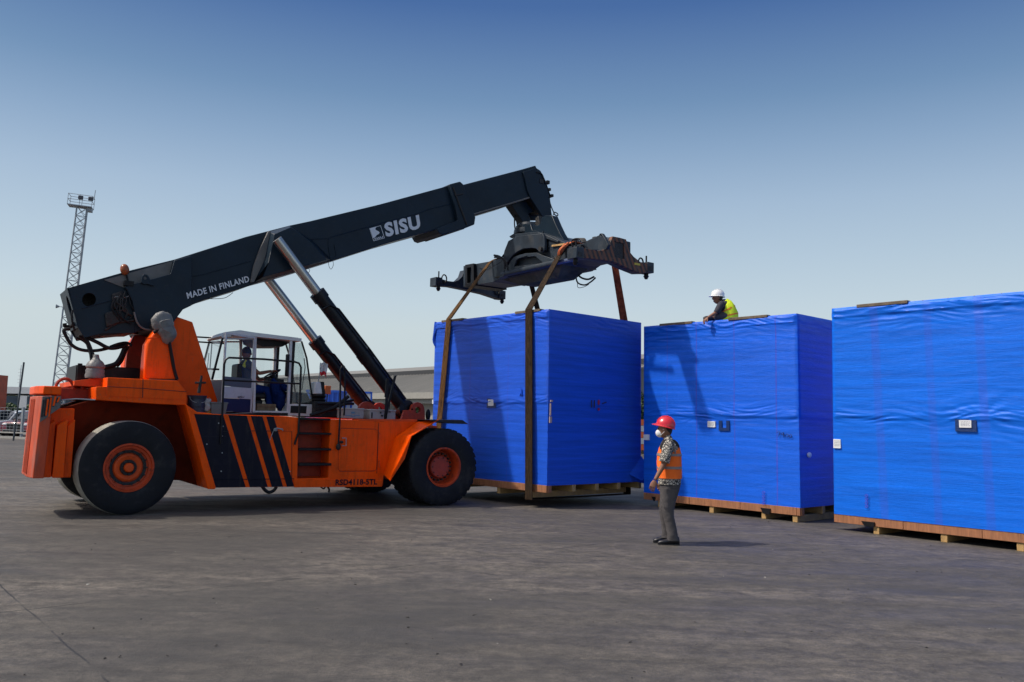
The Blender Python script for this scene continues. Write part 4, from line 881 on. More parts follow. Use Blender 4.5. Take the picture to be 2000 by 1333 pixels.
# ---- boom pivot tower: near bracket, main plates
TW = [(283, 782), (285, 690), (292, 665), (302, 640), (310, 622), (340, 617), (376, 629.5), (425, 783), (425, 792), (283, 792)]
pp('pivot_plate', TW, 1.02, 1.16, ORANGE, bevel=.012); pp('pivot_plate', TW, 2.12, 2.26, ORANGE, pv=1.02, bevel=.012)
NB = [(281, 742), (284, 700), (287, 672), (297, 655), (309, 641), (325, 655), (331, 670), (338, 700), (350, 743)]
pp('pivot_bracket', NB, .45, .86, ORANGE, bevel=.03); pp('pivot_bracket', NB, 2.44, 2.85, ORANGE, pv=.45, bevel=.03)
U0_ = [(252, 742), (254, 700), (262, 712), (270, 728), (282, 735), (284, 700), (284, 745)]
q = MB(); a = PV(262, 742, .9); b = PV(283, 690, .9); q.box(a[0]-.10, b[0]+.25, .62, .80, a[1]-.05, b[1]-.55); q.build('pivot_web', ORANGE, RS, bevel=.02)
PL = [(243, 742), (248, 690), (254, 672), (262, 655), (284, 655), (284, 700), (300, 742)]
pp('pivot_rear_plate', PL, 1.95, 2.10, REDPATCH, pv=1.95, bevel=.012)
seam([(289, 662), (297, 660), (309, 661), (322, 663), (332, 668)], .44, .012, ORANGED, RS, 'weld_seam')
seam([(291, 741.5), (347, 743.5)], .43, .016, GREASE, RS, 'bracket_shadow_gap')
q = MB(); c = P3(318, 634, .42); q.cyl((c[0], .40, c[2]), (c[0], 2.9, c[2]), .12, seg=28); q.build('pivot_pin', GREASE, RS)
q = MB(); 
for k in range(3): pass
q.ellipsoid((c[0], .42, c[2]+.03), (.19, .10, .20), 28, 18, warp=lambda v: v*(1+.12*noise.noise(v*7)+.16*abs(noise.noise(v*17))))
q.ellipsoid((c[0]+.08, .41, c[2]-.14), (.14, .09, .20), 22, 16, rot=Matrix.Rotation(R(-18), 3, 'Y'), warp=lambda v: v*(1+.22*noise.noise(v*9+Vector((3, 1, 2)))+.15*abs(noise.noise(v*20))))
q.tube([(c[0]+.08, .26, c[2]+.08), (c[0]-.08, .25, c[2]+.02), (c[0]-.02, .25, c[2]-.10), (c[0]+.10, .28, c[2]-.15)], .012, 5, smooth_path=4)
q.build('pin_cover', BAG, RS)
def hose(pts, r, name='hose', m=HOSE, sp=6, par=None):
    q = MB(); q.tube([P3(x, y, v) for x, y, v in pts], r, 8, smooth_path=sp); return q.build(name, m, par or RS)
hose([(300, 650, .42), (318, 642, .36), (326, 655, .36), (331, 672, .42), (336, 700, .43), (340, 722, .43), (346, 742, .43)], .030)
hose([(322, 650, .36), (332, 676, .40), (338, 702, .41), (344, 742, .42)], .018)
hose([(137, 643, 1.2), (125, 645, 1.2), (128, 655, 1.2), (140, 674, 1.2), (160, 684, 1.2), (190, 685, 1.2), (225, 677, 1.25), (247, 672, 1.3)], .030)
hose([(170, 660, 1.15), (190, 669, 1.15), (212, 680, 1.15), (232, 679, 1.2), (248, 672, 1.3)], .034)
hose([(215, 678, 1.2), (232, 672, 1.2), (248, 670, 1.3), (258, 676, 1.3)], .026)
hose([(154, 656, 1.15), (168, 668, 1.15), (176, 690, 1.1), (184, 712, 1.0), (190, 733, .9)], .024)
hose([(160, 655, 1.15), (172, 668, 1.12), (181, 690, 1.1), (186, 700, 1.0)], .024)
hose([(148, 660, 1.2), (164, 667, 1.2), (174, 680, 1.15), (178, 705, 1.0), (181, 716, .9)], .020)
hose([(246, 674, 1.3), (240, 690, 1.3), (234, 702, 1.3), (225, 712, 1.3), (205, 718, 1.3)], .046)
hose([(250, 676, 1.35), (243, 692, 1.35), (237, 706, 1.35), (228, 716, 1.35)], .030)
hose([(180, 661, 1.1), (204, 655, 1.1), (225, 648, 1.1), (236, 645, 1.1)], .006)
hose([(126, 632, 1.35), (128, 638, 1.35), (138, 638, 1.35), (146, 632, 1.3)], .035)
hose([(142, 606, 1.06), (140, 618, 1.05), (142, 632, 1.06), (146, 646, 1.1)], .018)

# ---- boom
BV0, BV1 = 1.05, 2.05
BT = [(131, 563.5), (235.7, 533.7), (341.5, 507), (480, 463), (565, 441), (605, 432.5), (740, 400), (897, 357.5)]
main = [(262, 526.5)]+BT[2:]+[(920, 432), (849, 449.5), (761, 474), (648, 510), (572, 533), (514, 548.6), (480, 561), (397, 586.6), (371, 598), (355, 606), (330, 628), (262, 651)]
boom = pp('boom', main, BV0, BV1, BOOMM, bevel=.02)
# hollow rear part of the boom: side plates with round holes, top, bottom housing and end plate
rearp = [(131, 563.5), (235.7, 533.7), (262.5, 526.5), (262.5, 651), (200, 652), (165, 660), (152, 640), (144, 600)]
hole = [(174+13.6*math.cos(2*math.pi*k/22), 586+13.2*math.sin(2*math.pi*k/22)) for k in range(22)]
pp('boom_rear_side', rearp, BV0, BV0+.04, BOOMM, holes=[hole], bevel=.004); pp('boom_rear_side', rearp, BV1-.04, BV1, BOOMM, holes=[hole], pv=BV0, bevel=.004)
pp('boom_rear_top', [(131, 563.5), (262, 526.5), (262, 530.5), (132, 567.5)], BV0+.041, BV1-.041, BOOMM, pv=BV0, bevel=0)
pp('boom_rear_floor', [(150, 626), (262, 603), (262, 650), (166, 659)], BV0+.041, BV1-.041, GREASE, pv=BV0, bevel=.01)
t0 = PV(131, 563.5, BV0); t1 = PV(144, 600, BV0); t2 = PV(152, 640, BV0)
q = MB(); Aq = Vector((t0[0], 0, t0[1])); Bq = Vector((t1[0], 0, t1[1])); 
ax = (Vector((t2[0], 0, t2[1]))-Aq); Ln = ax.length; ax.normalize()
f_ = lambda a, d, b: tuple(Aq+ax*b+Vector((0, a, 0))+ax.cross(Vector((0, 1, 0)))*d)
q.prism([(BV0, 0), (BV1, 0), (BV1, Ln), (BV0, Ln)], 0, .03, [circ(BV0+.30, Ln*.48, .17, 16, .24)], f=f_); q.build('boom_end_plate', BOOMM, RS)
pp('inner_boom_tail', [(158, 572), (262, 545), (262, 650), (172, 655)], 1.45, 1.65, GREASE, pv=1.05, bevel=.01)
# pivot lug plates
LUG = [(241, 562), (262, 555.5), (282, 549), (300, 545), (331, 536), (338.5, 510), (372, 501), (372, 598), (355, 606), (346, 618), (330, 640), (318, 652), (298, 647), (282, 645), (270, 638), (262, 616), (256, 588), (245, 566)]
pp('boom_lug', LUG, .955, 1.048, BOOMM, pv=1.05, bevel=.012); pp('boom_lug', LUG, 2.052, 2.14, BOOMM, pv=1.05, bevel=.012)
pp('boom_grey_patch', [(203, 547.5), (337, 510.5), (331, 537), (300, 546), (282, 550), (262, 556), (241, 562)], 1.030, 1.045+.001, BOOMG, pv=1.05, bevel=0)  # thin pale grey patch laid on the boom flank
q = MB(); u_, z_ = PV(268, 552, .93)
pg = [(276, 552), (278, 541), (281, 536), (287, 536.5), (291, 541), (296, 552), (302, 559), (297, 558), (288, 555), (282, 556)]
pp('lug_eye', pg, .90, .95, BOOMM, holes=[circ(284, 543.5, 3.6, 10)], bevel=.004)
q = MB(); c0 = P3(251, 553, 1.0); q.cyl(c0, P3(247, 537, 1.0), .018, seg=8); q.box(c0[0]-.08, c0[0]+.08, .93, 1.05, c0[2]-.06, c0[2]+.03); bs_ = q.build('beacon_stalk', BLK, RS)
q = MB(); c = P3(243.5, 527, 1.0); q.ellipsoid(c, (.080, .080, .105), 16, 10, rot=Matrix.Rotation(R(-10), 3, 'Y')); q.build('beacon', mat('beacon_orange', (.28, .07, .02), .3, var=.2, vscale=12), RS)
# greasy hoses and clutter on the flank of the boom
for k in range(9):
    rng = random.Random(40+k); x = rng.uniform(225, 256); y = rng.uniform(570, 590)
    hose([(x, y, 1.0), (x+rng.uniform(-12, 12), y+16, .97), (x+rng.uniform(-10, 14), y+32, .98), (x+rng.uniform(-6, 18), y+46, 1.0)], rng.uniform(.008, .018), 'flank_hose', GREASE if k % 3 else HOSE)
hose([(219, 583, 1.02), (229, 580, 1.0), (238, 583, 1.0), (251, 579, 1.0)], .012, 'flank_hose', BAG)
hose([(262, 610, .94), (268, 630, .93), (280, 642, .93), (298, 645, .93), (308, 642, .9)], .018, 'flank_hose', BOOMG)
hose([(205, 645, 1.03), (228, 632, 1.02), (245, 628, 1.02), (262, 626, 1.0)], .020, 'flank_hose', GREASE)
pp('flank_box', [(205, 612), (236, 604), (240, 628), (208, 640)], .99, 1.049, GREASE, bevel=.02)
pp('flank_box', [(218, 575), (240, 568), (245, 600), (222, 606)], 1.0, 1.049, GREASE, bevel=.02)
hose([(455, 572, 1.1), (440, 582, 1.15), (420, 584, 1.15), (405, 584, 1.1)], .006, 'loose_wire'); hose([(641, 511, 1.1), (643, 522, 1.1), (647, 526, 1.1), (651, 518, 1.1), (650, 509, 1.1)], .005, 'loose_wire'); hose([(598, 528, 1.1), (602, 533, 1.1), (605, 528, 1.1), (600, 524, 1.1)], .005, 'loose_wire')
# thin ribs along the flank
def rib(pts, r=.012, m=BOOMM): return hose([(x, y, BV0-.004) for x, y in pts], r, 'boom_rib', m, 1)
rib([(645, 505), (641.5, 480), (641.5, 467), (648, 463), (745, 436), (813, 418.5), (840, 408), (890, 397)]); rib([(657, 500), (653, 478)]); rib([(648, 510), (657, 500)]); rib([(160, 603), (200, 592), (225, 585)], .010); rib([(345, 546), (400, 536), (490, 510)], .008); rib([(290, 597), (325, 590), (352, 588)], .008)
rib([(602, 468), (641, 466)], .008)
# cylinder bracket raised from the boom flank, slanted gusset
BRK = [(524, 453), (565, 441.5), (572, 446), (612, 471), (649, 509), (572, 532.5), (494, 553.5), (510, 520)]
for v0_, v1_ in ((.80, 1.049), (2.051, 2.30)):
    q = MB(); inner_ = PVs([(528, 462), (560, 448), (600, 478), (628, 511), (572, 527), (506, 545), (516, 518), (522, 490)], BV0); outer_ = PVs(BRK, BV0)
    n_ = 8; ro = [Vector((a, v1_ if v0_ < 1.5 else v0_, b)) for a, b in outer_]; ri = [Vector((a, v0_ if v0_ < 1.5 else v1_, b)) for a, b in inner_]
    q.loft([ro, ri], smooth=False); q.build('cylinder_bracket', BOOMM, RS, bevel=.01)
pp('gusset', [(522, 453), (526.5, 453), (520, 500), (512, 515), (494, 552), (487.5, 553), (494, 520), (508, 482)], .97, 1.049, BOOMG, pv=BV0, bevel=.006)
# lettering and emblem on the boom
e_ = BV0-.006
q = MB(); lettering(q, 'MADE IN FINLAND', P3(366.5, 584.2, e_-.1), P3(487.6, 550.4, e_-.1), P3(363.4, 572.2, e_-.1), .022, 1.08); q.v = [(x, y, z) for x, y, z in q.v]
q.build('boom_lettering', LETTER, RS, fixn=False)
q = MB(); lettering(q, 'SISU', P3(754, 464.0, e_), P3(822.5, 446.5, e_), P3(749.2, 436.2, e_), .045, 1.12); q.build('boom_lettering', LETTER, RS, fixn=False)
# emblem: framed square, pale swirl over a dark one, small word beneath
def ep(s, t, v=e_):   # s,t in 0..1 over the emblem
    BL = Vector(P3(729.5, 471.5, v)); BR = Vector(P3(751.5, 465.5, v)); TL = Vector(P3(721.5, 446.5, v)); return BL+(BR-BL)*s+(TL-BL)*t
q = MB()
def stripq(pts): q._add([ep(*p) for p in pts], [tuple(range(len(pts)))])
for a, b in (((0, 0), (1, .03)), ((0, .97), (1, 1)), ((0, 0), (.04, 1)), ((.96, 0), (1, 1))): stripq([a, (b[0], a[1]), b, (a[0], b[1])])
sw = [(0.05, .97), (.62, .97), (.50, .90), (.46, .80), (.55, .70), (.68, .60), (.72, .50), (.62, .42), (.42, .38), (.30, .30), (.22, .24), (.05, .24)]
q._add([ep(*p) for p in sw], [tuple(t) for t in tessellate_polygon([[Vector((a, b, 0)) for a, b in sw]])])
lettering(q, 'SISU', ep(.12, .06), ep(.90, .06), ep(.12, .20), .03, 1.15); q.build('boom_emblem', LETTER, RS, fixn=False)
# collar, inner boom, head
COLLAR = [(875, 361.5), (896, 356), (902.5, 362), (926, 426), (924, 440), (905, 447.5), (862, 460), (855, 457), (850, 448), (892, 432), (886, 405)]
pp('boom_collar', COLLAR, .93, 2.17, BOOMM, pv=1.0, bevel=.02)
q = MB(); q.cyl(P3(889, 382, .91), P3(905, 379, .91), .014, seg=6); q.tube([P3(885, 366, .92), P3(897, 400, .92), P3(912, 440, .92)], .022, 6); q.build('collar_trim', GREASE, RS)
q = MB(); a_ = PVs([(852, 447), (905, 436), (912, 446), (864, 462), (856, 458)], 1.1); q.prism(a_, 1.2, 1.9); q.build('slide_pad_box', BLK, RS, bevel=.01)
pp('inner_boom', [(890, 365), (1022, 330.5), (1046, 323.5), (1049, 330), (1055, 345), (1052, 384), (1035, 388), (1000, 400), (926, 422), (900, 424)], 1.15, 1.95, BOOMM, pv=1.15, bevel=.02)
hose([(925, 419, 1.14), (1000, 397, 1.14), (1035, 386, 1.14)], .02, 'inner_boom_rail', BOOMG, 1)
HEAD = [(1022, 336), (1047, 328), (1056, 334), (1063, 347), (1068, 358), (1072, 378), (1076, 400), (1077, 414), (1079, 424), (1060, 424), (1050, 408), (1036, 386), (1030, 372), (1026, 352)]
pp('boom_head', HEAD, 1.10, 1.20, BOOMM, pv=1.1, bevel=.01); pp('boom_head', HEAD, 1.55, 1.65, BOOMM, pv=1.1, bevel=.01)
pp('boom_head_core', [(1030, 345), (1048, 335), (1060, 350), (1068, 380), (1070, 415), (1058, 415), (1036, 385)], 1.21, 1.54, GREASE, pv=1.1, bevel=.01)
REARL = [(998, 400), (1038, 386), (1045, 398), (1050, 412), (1032, 417), (1034, 424), (1036, 430), (1035, 440), (1021, 440), (1019, 430)]
pp('head_bracket', REARL, 1.36, 1.62, BOOMM, pv=1.36, bevel=.012)
hose([(1006, 412, 1.5), (1005, 425, 1.5), (1005, 440, 1.5), (1007, 453, 1.5)], .016, 'head_hose')
for k, pts in enumerate(([(1048, 337), (1058, 340), (1063, 352), (1066, 360)], [(1063, 352), (1069, 366), (1073, 378), (1076, 384), (1072, 386)], [(1066, 368), (1072, 380), (1074, 395), (1076, 402)], [(1075, 400), (1080, 412), (1084, 420), (1089, 422), (1089, 418), (1083, 415), (1081, 420)], [(1038, 362), (1040, 345), (1052, 337), (1060, 342)], [(1038, 362), (1042, 367), (1052, 362), (1058, 358)])):
    hose([(x, y, 1.08+.02*k) for x, y in pts], .014 if k < 4 else .008, 'head_hose', HOSE if k < 4 else BOOMG, 5)
for (x, y, s_) in ((1066, 358, .045), (1074, 384, .035), (1069, 372, .035), (1053, 356, .06)):
    q = MB(); c = P3(x, y, 1.2); q.box(c[0]-s_, c[0]+s_, 1.08, 1.3, c[2]-s_, c[2]+s_); q.build('hose_clamp', GREASE, RS, bevel=.01)
# ---- lift cylinders
def cylinder(v, sgn):
    T = Vector(P3(556, 488, .62)); Bt = Vector(P3(795, 806, .62)); T.y = Bt.y = v
    mid = Vector(P3(619, 574, .62)); t_ = (mid-T).length/(Bt-T).length
    root = bpy.data.objects.new('lift_cylinder', None); COL.objects.link(root); root.parent = RS
    d = (Bt-T).normalized(); m = T+d*(mid-T).length
    q = MB(); q.cyl(T-d*.25, m, .105, seg=28); q.build('piston_rod', CHROME, root)
    q = MB(); q.cyl(m-d*.02, m+d*.16, .168, seg=28); q.cyl(m+d*.16, Bt-d*.1, .145, seg=28); q.cyl(m+d*1.55, m+d*1.75, .157, seg=28); q.cyl(m+d*2.6, m+d*2.68, .156, seg=28)
    q.cyl(Bt-d*.1+Vector((0, -.14, 0)), Bt-d*.1+Vector((0, .14, 0)), .19, seg=24); q.build('cylinder_barrel', CYL, root)
    n_ = d.cross(Vector((0, 1, 0))).normalized()
    q = MB(); s_ = Vector((0, -.1*1, 0)); q.tube([m+d*.30-n_*.16+s_, m+d*.32-n_*0+s_*1.7, m+d*.5+n_*.10+s_*1.6, m+d*1.6+n_*.12+s_*1.5, m+d*2.9+n_*.10+s_*1.5], .022, 8); q.build('cylinder_pipe', CYL, root)
    return root
cylinder(.62, -1); cylinder(2.48, 1)
for v0_ in (.40, .80, 2.26, 2.66):
    ug, zg = PV(806, 804, .4); q = MB(); prof = [(ug-.30, zg-.25), (ug-.22, zg+.02)]+[(ug+.10+math.cos(t)*.17, zg+.03+math.sin(t)*.17) for t in [math.pi*(1-k/8) for k in range(9)]]+[(ug+.30, zg-.25)]
    if v0_ > .5 and v0_ < 2: pass
    q.prism(prof, v0_-.04, v0_+.04, [circ(ug+.10, zg+.03, .07, 14)]); q.build('cylinder_lug', REDPATCH, RS, bevel=.006)
q = MB(); ug, zg = PV(716, 806, .8); prof = [(ug-.30, zg-.2)]+[(ug+math.cos(t)*.20, zg+.03+math.sin(t)*.20) for t in [math.pi*(1-k/8) for k in range(9)]]+[(ug+.30, zg-.2)]
q.prism(prof, .78, .86); q.build('front_lug', REDPATCH, RS, bevel=.006)

# ---- cab
CV0, CV1 = 1.12, 2.12
def cpt(x, y): return PV(x, y, CV0)
def cbar(pts, w_=.05, v=None, name='cab_pillar', m=WHITE, v1=None, bev=.006):
    vv = CV0 if v is None else v; q = MB(); P_ = [Vector(P3(x, y, CV0)) for x, y in pts]
    for a, b in zip(P_, P_[1:]):
        d = (b-a).normalized(); n_ = d.cross(Vector((0, 1, 0))).normalized()*w_/2; c = (a+b)/2; c.y = vv+.03
        q.obox(c, (b-a)/2, n_, Vector((0, .03, 0)))
    return q.build(name, m, RS, bevel=bev)
cab = bpy.data.objects.new('cab', None); COL.objects.link(cab); cab.parent = RS
def toc(o): o.parent = cab; return o
roofp = [(430, 661), (434, 652), (440, 646.5), (472, 641), (520, 647), (587, 657.5), (589, 666), (500, 653.5), (470, 651), (436, 660)]
q = MB(); q.prism(PVs([(431, 657), (436, 651), (470, 648), (500, 652), (588.5, 661.5), (588.5, 667.5), (500, 658.5), (470, 655), (434, 660.5)], CV0), CV0-.02, CV1+.02); 
tp = PVs([(436, 651.2), (470, 648.2), (500, 652.2), (588, 661.7), (586, 659.5), (500, 649.0), (472, 644.5), (444, 648)], CV0); q.prism(tp, CV0+.1, CV1-.1)
toc(q.build('roof', WHITE, RS, bevel=.01))
q = MB(); q.prism(PVs([(501, 659.5), (575, 668), (560, 676), (520, 676), (503, 668)], CV0), CV0+.25, CV1-.06); toc(q.build('headlining', BLK, RS))
for v in (CV0, CV1-.06):
    toc(cbar([(499, 657), (496, 806)], .055, v)); toc(cbar([(569, 665), (563, 804)], .055, v)); toc(cbar([(575, 667), (568, 790)], .05, v, m=BLK))
    toc(cbar([(436, 659), (415, 742)], .035, v, m=BLK)); toc(cbar([(590, 667), (600, 700), (612, 789)], .022, v, m=BLK))
    toc(cbar([(496, 805), (563, 806)], .05, v, 'sill_bar')); toc(cbar([(436, 662), (500, 662)], .03, v, 'cab_rail'))
# front lower panel and floor
toc(pp('cab_front_panel', [(563, 789), (614, 790.5), (611, 814), (561, 812)], CV0, CV1, WHITE, bevel=.012))
toc(pp('vent_grille', [(568, 793), (599.5, 793.5), (598, 808), (567, 807)], CV0-.008, CV0, BLK, bevel=.003))
toc(pp('cab_floor', [(415, 803), (563, 806), (563, 813), (415, 811)], CV0, CV1, BLK, bevel=.01))
toc(pp('cab_rear_panel', [(412, 742), (436, 742), (436, 806), (405, 806)], CV1-.06, CV1, WHITE, bevel=.01))
toc(pp('dashboard', [(565, 765), (600, 768), (610, 788), (565, 787)], CV0+.2, CV1-.1, mat('dash_grey', (.05, .055, .06), .6), bevel=.02))
# glass
def pane(name, pts, v=None, th=.008, P=None, mm=None):
    q = MB(); q._add(P or [P3(x, y, v) for x, y in pts], [(0, 1, 2, 3)]); o = q.build(name, mm or GLASS, RS, fixn=True); toc(o); return o
for v in (CV0+.02, CV1-.03): pane('side_window', [(576, 669), (589, 671), (611, 788), (570, 787)], v)
pane('side_window', [(437, 665), (497, 665), (494, 742), (418, 740)], CV1-.03); pane('side_window', [(503, 668), (566, 669), (561, 790), (500, 788)], CV1-.03)
a, b, c = P3(590, 668, CV0), P3(600, 700, CV0), P3(613, 789, CV0)
def farp(p, v=CV1): return (p[0], v, p[2])
pane('windscreen', None, P=[a, b, farp(b), farp(a)]); pane('windscreen', None, P=[b, c, farp(c), farp(b)])
a, c = P3(435, 660, CV0), P3(414, 740, CV0); pane('rear_window', None, P=[a, c, farp(c), farp(a)])
# open door swung back towards the rear, roughly square to the side
hx, hz = PV(497, 660, CV0); zb = PV(497, 806, CV0)[1]
D0 = Vector((hx, CV0-.03, 0)); 
# choose the free edge so that the door reaches the photographed left edge
de = Vector(P3(440, 650, CV0-.55)); de.z = 0; dd = Vector((de.x, de.y, 0))
def dp(s, z): v = D0*(1-s)+dd*s; return Vector((v.x, v.y, z))
ztop = hz+.02; door2 = bpy.data.objects.new('door', None); COL.objects.link(door2); door2.parent = cab
def dplate(name, s0, s1, z0, z1, m, th=.03, bev=.004):
    q = MB(); q.poly3([dp(s0, z0), dp(s1, z0), dp(s1, z1), dp(s0, z1)], th); o = q.build(name, m, RS, bevel=bev); o.parent = door2; return o
zmid = zb+(ztop-zb)*.44; zm2 = zb+(ztop-zb)*.28; zm3 = zb+(ztop-zb)*.17
dplate('door_frame', 0, .045, zb, ztop, WHITE); dplate('door_frame', .955, 1, zb, ztop, WHITE); dplate('door_frame', .046, .954, ztop-.045, ztop, WHITE)
q = MB(); q._add([dp(.05, zmid), dp(.95, zmid), dp(.95, ztop-.05), dp(.05, ztop-.05)], [(0, 1, 2, 3)]); q.build('door_glass', GLASS, RS).parent = door2; dplate('door_rail', .05, .95, zm2+.06, zmid, mat('door_grey', (.10, .12, .14), .5), .026)
dplate('door_panel', .05, .95, zm3, zm2+.055, WHITE, .024); dplate('door_panel', .05, .95, zb, zm3-.003, NAVY, .026)
q = MB(); lettering(q, 'SISU', P3(464, 778.3, CV0-.30), P3(477, 777.6, CV0-.32), P3(464, 774.2, CV0-.30), .03); q.build('door_lettering', INK, RS, fixn=False).parent = door2
NAVYB = mat('blue_overall_cloth', (.006, .022, .11), .85, spec=.1, var=.4, vscale=9, bump=.5, bscale=10)
# seat, column, steering wheel
q = MB(); c = P3(490, 770, 1.6); q.box(c[0]-.28, c[0]+.25, 1.36, 1.86, c[2]-.10, c[2]+.02); q.box(c[0]-.36, c[0]-.24, 1.38, 1.84, c[2]+.02, c[2]+.60); q.box(c[0]-.2, c[0]+.2, 1.42, 1.8, c[2]-.5, c[2]-.1); toc(q.build('seat', BLK, RS, bevel=.04))
SW = Vector(P3(531, 731, 1.6)); tilt = Matrix.Rotation(R(-32), 3, 'Y')
q = MB(); ring = [SW+tilt @ Vector((math.cos(t)*.19, math.sin(t)*.19, 0)) for t in [2*math.pi*k/24 for k in range(25)]]; q.tube(ring, .014, 8); 
for k in range(3): q.cyl(SW, SW+tilt @ Vector((math.cos(k*2.1)*.19, math.sin(k*2.1)*.19, 0)), .012, seg=6)
toc(q.build('steering_wheel', BLK, RS))
q = MB(); q.cyl(SW, SW+tilt @ Vector((.0, 0, -.55)), .05, .08, seg=12); q.box(SW.x-.12, SW.x+.22, 1.45, 1.75, SW.z-.32, SW.z-.10); toc(q.build('steering_column', GREASE, RS, bevel=.02))
q = MB(); c = P3(562, 715, CV0-.04); q.box(c[0]-.04, c[0]+.03, CV0-.06, CV0+.02, c[2]-.22, c[2]+.24); toc(q.build('side_mirror', BLK, RS, bevel=.02))
q = MB(); q.tube([P3(594, 700, 1.3), P3(596, 718, 1.3), P3(592, 745, 1.3), P3(590, 762, 1.3)], .01, 5); toc(q.build('wiper', BLK, RS))
q = MB(); q.ellipsoid(P3(541, 770, 1.45), (.13, .16, .30), 20, 14, rot=Matrix.Rotation(R(-14), 3, 'Y'), warp=lambda v: v*(1+.5*noise.noise(v*6)+.25*noise.noise(v*15))); q.ellipsoid(P3(555, 757, 1.45), (.15, .12, .08), 16, 10, warp=lambda v: v*(1+.5*noise.noise(v*8))); toc(q.build('blue_cloth_bundle', NAVYB, RS))
# rear rails beside the cab
q = MB()
for y0_, y1_ in ((658.5, 662), (668, 671.5)): q.tube([P3(384, y0_, 1.9), P3(440, y1_, 1.9)], .016, 6)
q.tube([P3(384, 720, 1.9), P3(428, 722, 1.9)], .02, 6); q.tube([P3(414, 670, 1.9), P3(410, 722, 1.9)], .012, 6); q.tube([P3(408, 690, 1.9), P3(405, 722, 1.9)], .008, 6); q.build('rear_rail', BLK, RS)
# handrails on the near edge of the deck
q = MB(); q.tube([P3(x, y, -.03) for x, y in ((431, 868), (434, 812), (438, 712), (441, 703), (447, 699), (515, 702), (575, 707), (584, 710), (588, 718), (586, 770), (583, 845), (576, 866), (576, 869))], .020, 8); q.tube([P3(437, 743, -.03), P3(587, 750, -.03)], .017, 8)
q.build('handrail', BLK, RS)
q = MB(); q.tube([P3(x, y, -.06) for x, y in ((661, 868), (664, 815), (665, 722), (668, 716), (672, 716), (674, 722), (673, 790), (672, 812))], .019, 8); q.build('grab_rail', BLK, RS)
q = MB(); q.ellipsoid(P3(661, 873, -.05), (.05, .04, .07)); q.ellipsoid(P3(667, 864, -.05), (.04, .03, .03)); q.build('rail_clamp', GREASE, RS)
for (x0r, y0r, x1r, y1r) in ((763, 817, 757, 738), (765, 815, 772, 733)):
    q = MB(); a, b = Vector(P3(753 if x0r == 763 else 752, 819, .12)), Vector(P3(772 if x0r == 765 else 757, 734 if x0r == 765 else 742, .12))
    q.obox((a+b)/2, (b-a)/2, Vector((.025, 0, .01)), Vector((0, .02, 0))); q.build('mast_bracket', BLK, RS, bevel=.004)
q = MB(); a, b = Vector(P3(754, 776, .12)), Vector(P3(757.5, 739, .12)); q.obox((a+b)/2, (b-a)/2, Vector((.035, 0, 0)), Vector((0, .015, 0))); q.build('mirror_plate', BLK, RS, bevel=.004)
# black clutter forward of the cab: pipes, valves, small frames
q = MB(); a = PV(614, 782, 1.0); b = PV(668, 815, 1.0); q.box(a[0], b[0], 1.0, 2.3, b[1]-.02, a[1]-.02); q.build('valve_bank', GREASE, RS, bevel=.02)
hose([(606, 812, .7), (640, 801, .7), (655, 795, .7), (680, 775, .8)], .04); hose([(620, 789, .8), (660, 788, .8), (690, 782, .9)], .03); hose([(625, 800, .9), (650, 800, .8), (672, 790, .7), (690, 789, .8)], .03)
ac = MB(); c = P3(621, 776, 1.2); ac.lathe([(.001, -.12), (.14, -.12), (.17, -.06), (.14, -.02), (.175, .02), (.15, .06), (.10, .10)], c, 'z', 24); fil = ac.build('air_intake', BLK, RS)
q = MB(); a = PV(611, 770, 1.1); b = PV(631, 747, 1.1); q.prism([(a[0], a[1]), (b[0]-.02, a[1]), (b[0]-.07, b[1]), (a[0]+.04, b[1])], 1.05, 1.35); q.build('air_intake_cover', WHITE, RS, bevel=.02)
q = MB(); q.prism([(b[0]-.015, a[1]), (b[0]+.05, a[1]), (b[0]+.01, b[1]+.01), (b[0]-.06, b[1]+.01)], 1.06, 1.34); q.build('air_intake_back', BLK, RS, bevel=.01)
q = MB(); c = P3(640, 762, 1.8); q.box(c[0]-.07, c[0]+.07, 1.78, 1.82, c[2]-.09, c[2]+.09); q.build('reflector', mat('reflector_orange', (.8, .18, .03), .3), RS, bevel=.01)
q = MB(); q.cyl((c[0], 1.8, c[2]-.09), (c[0]-.02, 1.8, c[2]-.40), .012, seg=6); q.build('reflector_stalk', BLK, RS)
# pale battery boxes on the deck
def deckbox(x0, x1, y0, y1, v0, v1, nm, m):
    a = PV(x0, y1, v0); b = PV(x1, y0, v0); q = MB(); q.box(a[0], b[0], v0, v1, a[1], b[1]); q.box(a[0]-.01, b[0]+.01, v0-.01, v1+.01, b[1]-.03, b[1]+.01); return q.build(nm, m, RS, bevel=.012)
BATT = mat('battery_grey', (.30, .31, .31), .55, var=.1, dirt=(.14, .13, .12), dirt_amt=.6, dscale=6)
b1_ = deckbox(671, 711, 799, 817.5, .25, .60, 'battery_box', BATT); b2_ = deckbox(722, 773, 802, 819, .25, .60, 'battery_box', BATT)
q = MB()
for x, y, w_, h_ in ((674, 812.5, 14, 1.0), (691, 812.5, 12, 1.0), (686, 808, 7, 3.0), (686, 814.5, 8, .8)): a = P3(x, y, .245); b = P3(x+w_, y-h_, .245); q.box(a[0], b[0], .242, .25, a[2], b[2])
q.build('battery_marking', mat('label_blue', (.08, .22, .35), .6), b1_)
q = MB()
for x, y, w_, h_ in ((725, 817, 3, 11), (742, 808, 3, 3), (744, 814, 4, 3), (759, 806, 4, 3), (750, 815, 3, 6)): a = P3(x, y, .245); b = P3(x+w_, y-h_, .245); q.box(a[0], b[0], .242, .25, a[2], b[2])
q.build('battery_marking', GREASE, b2_)
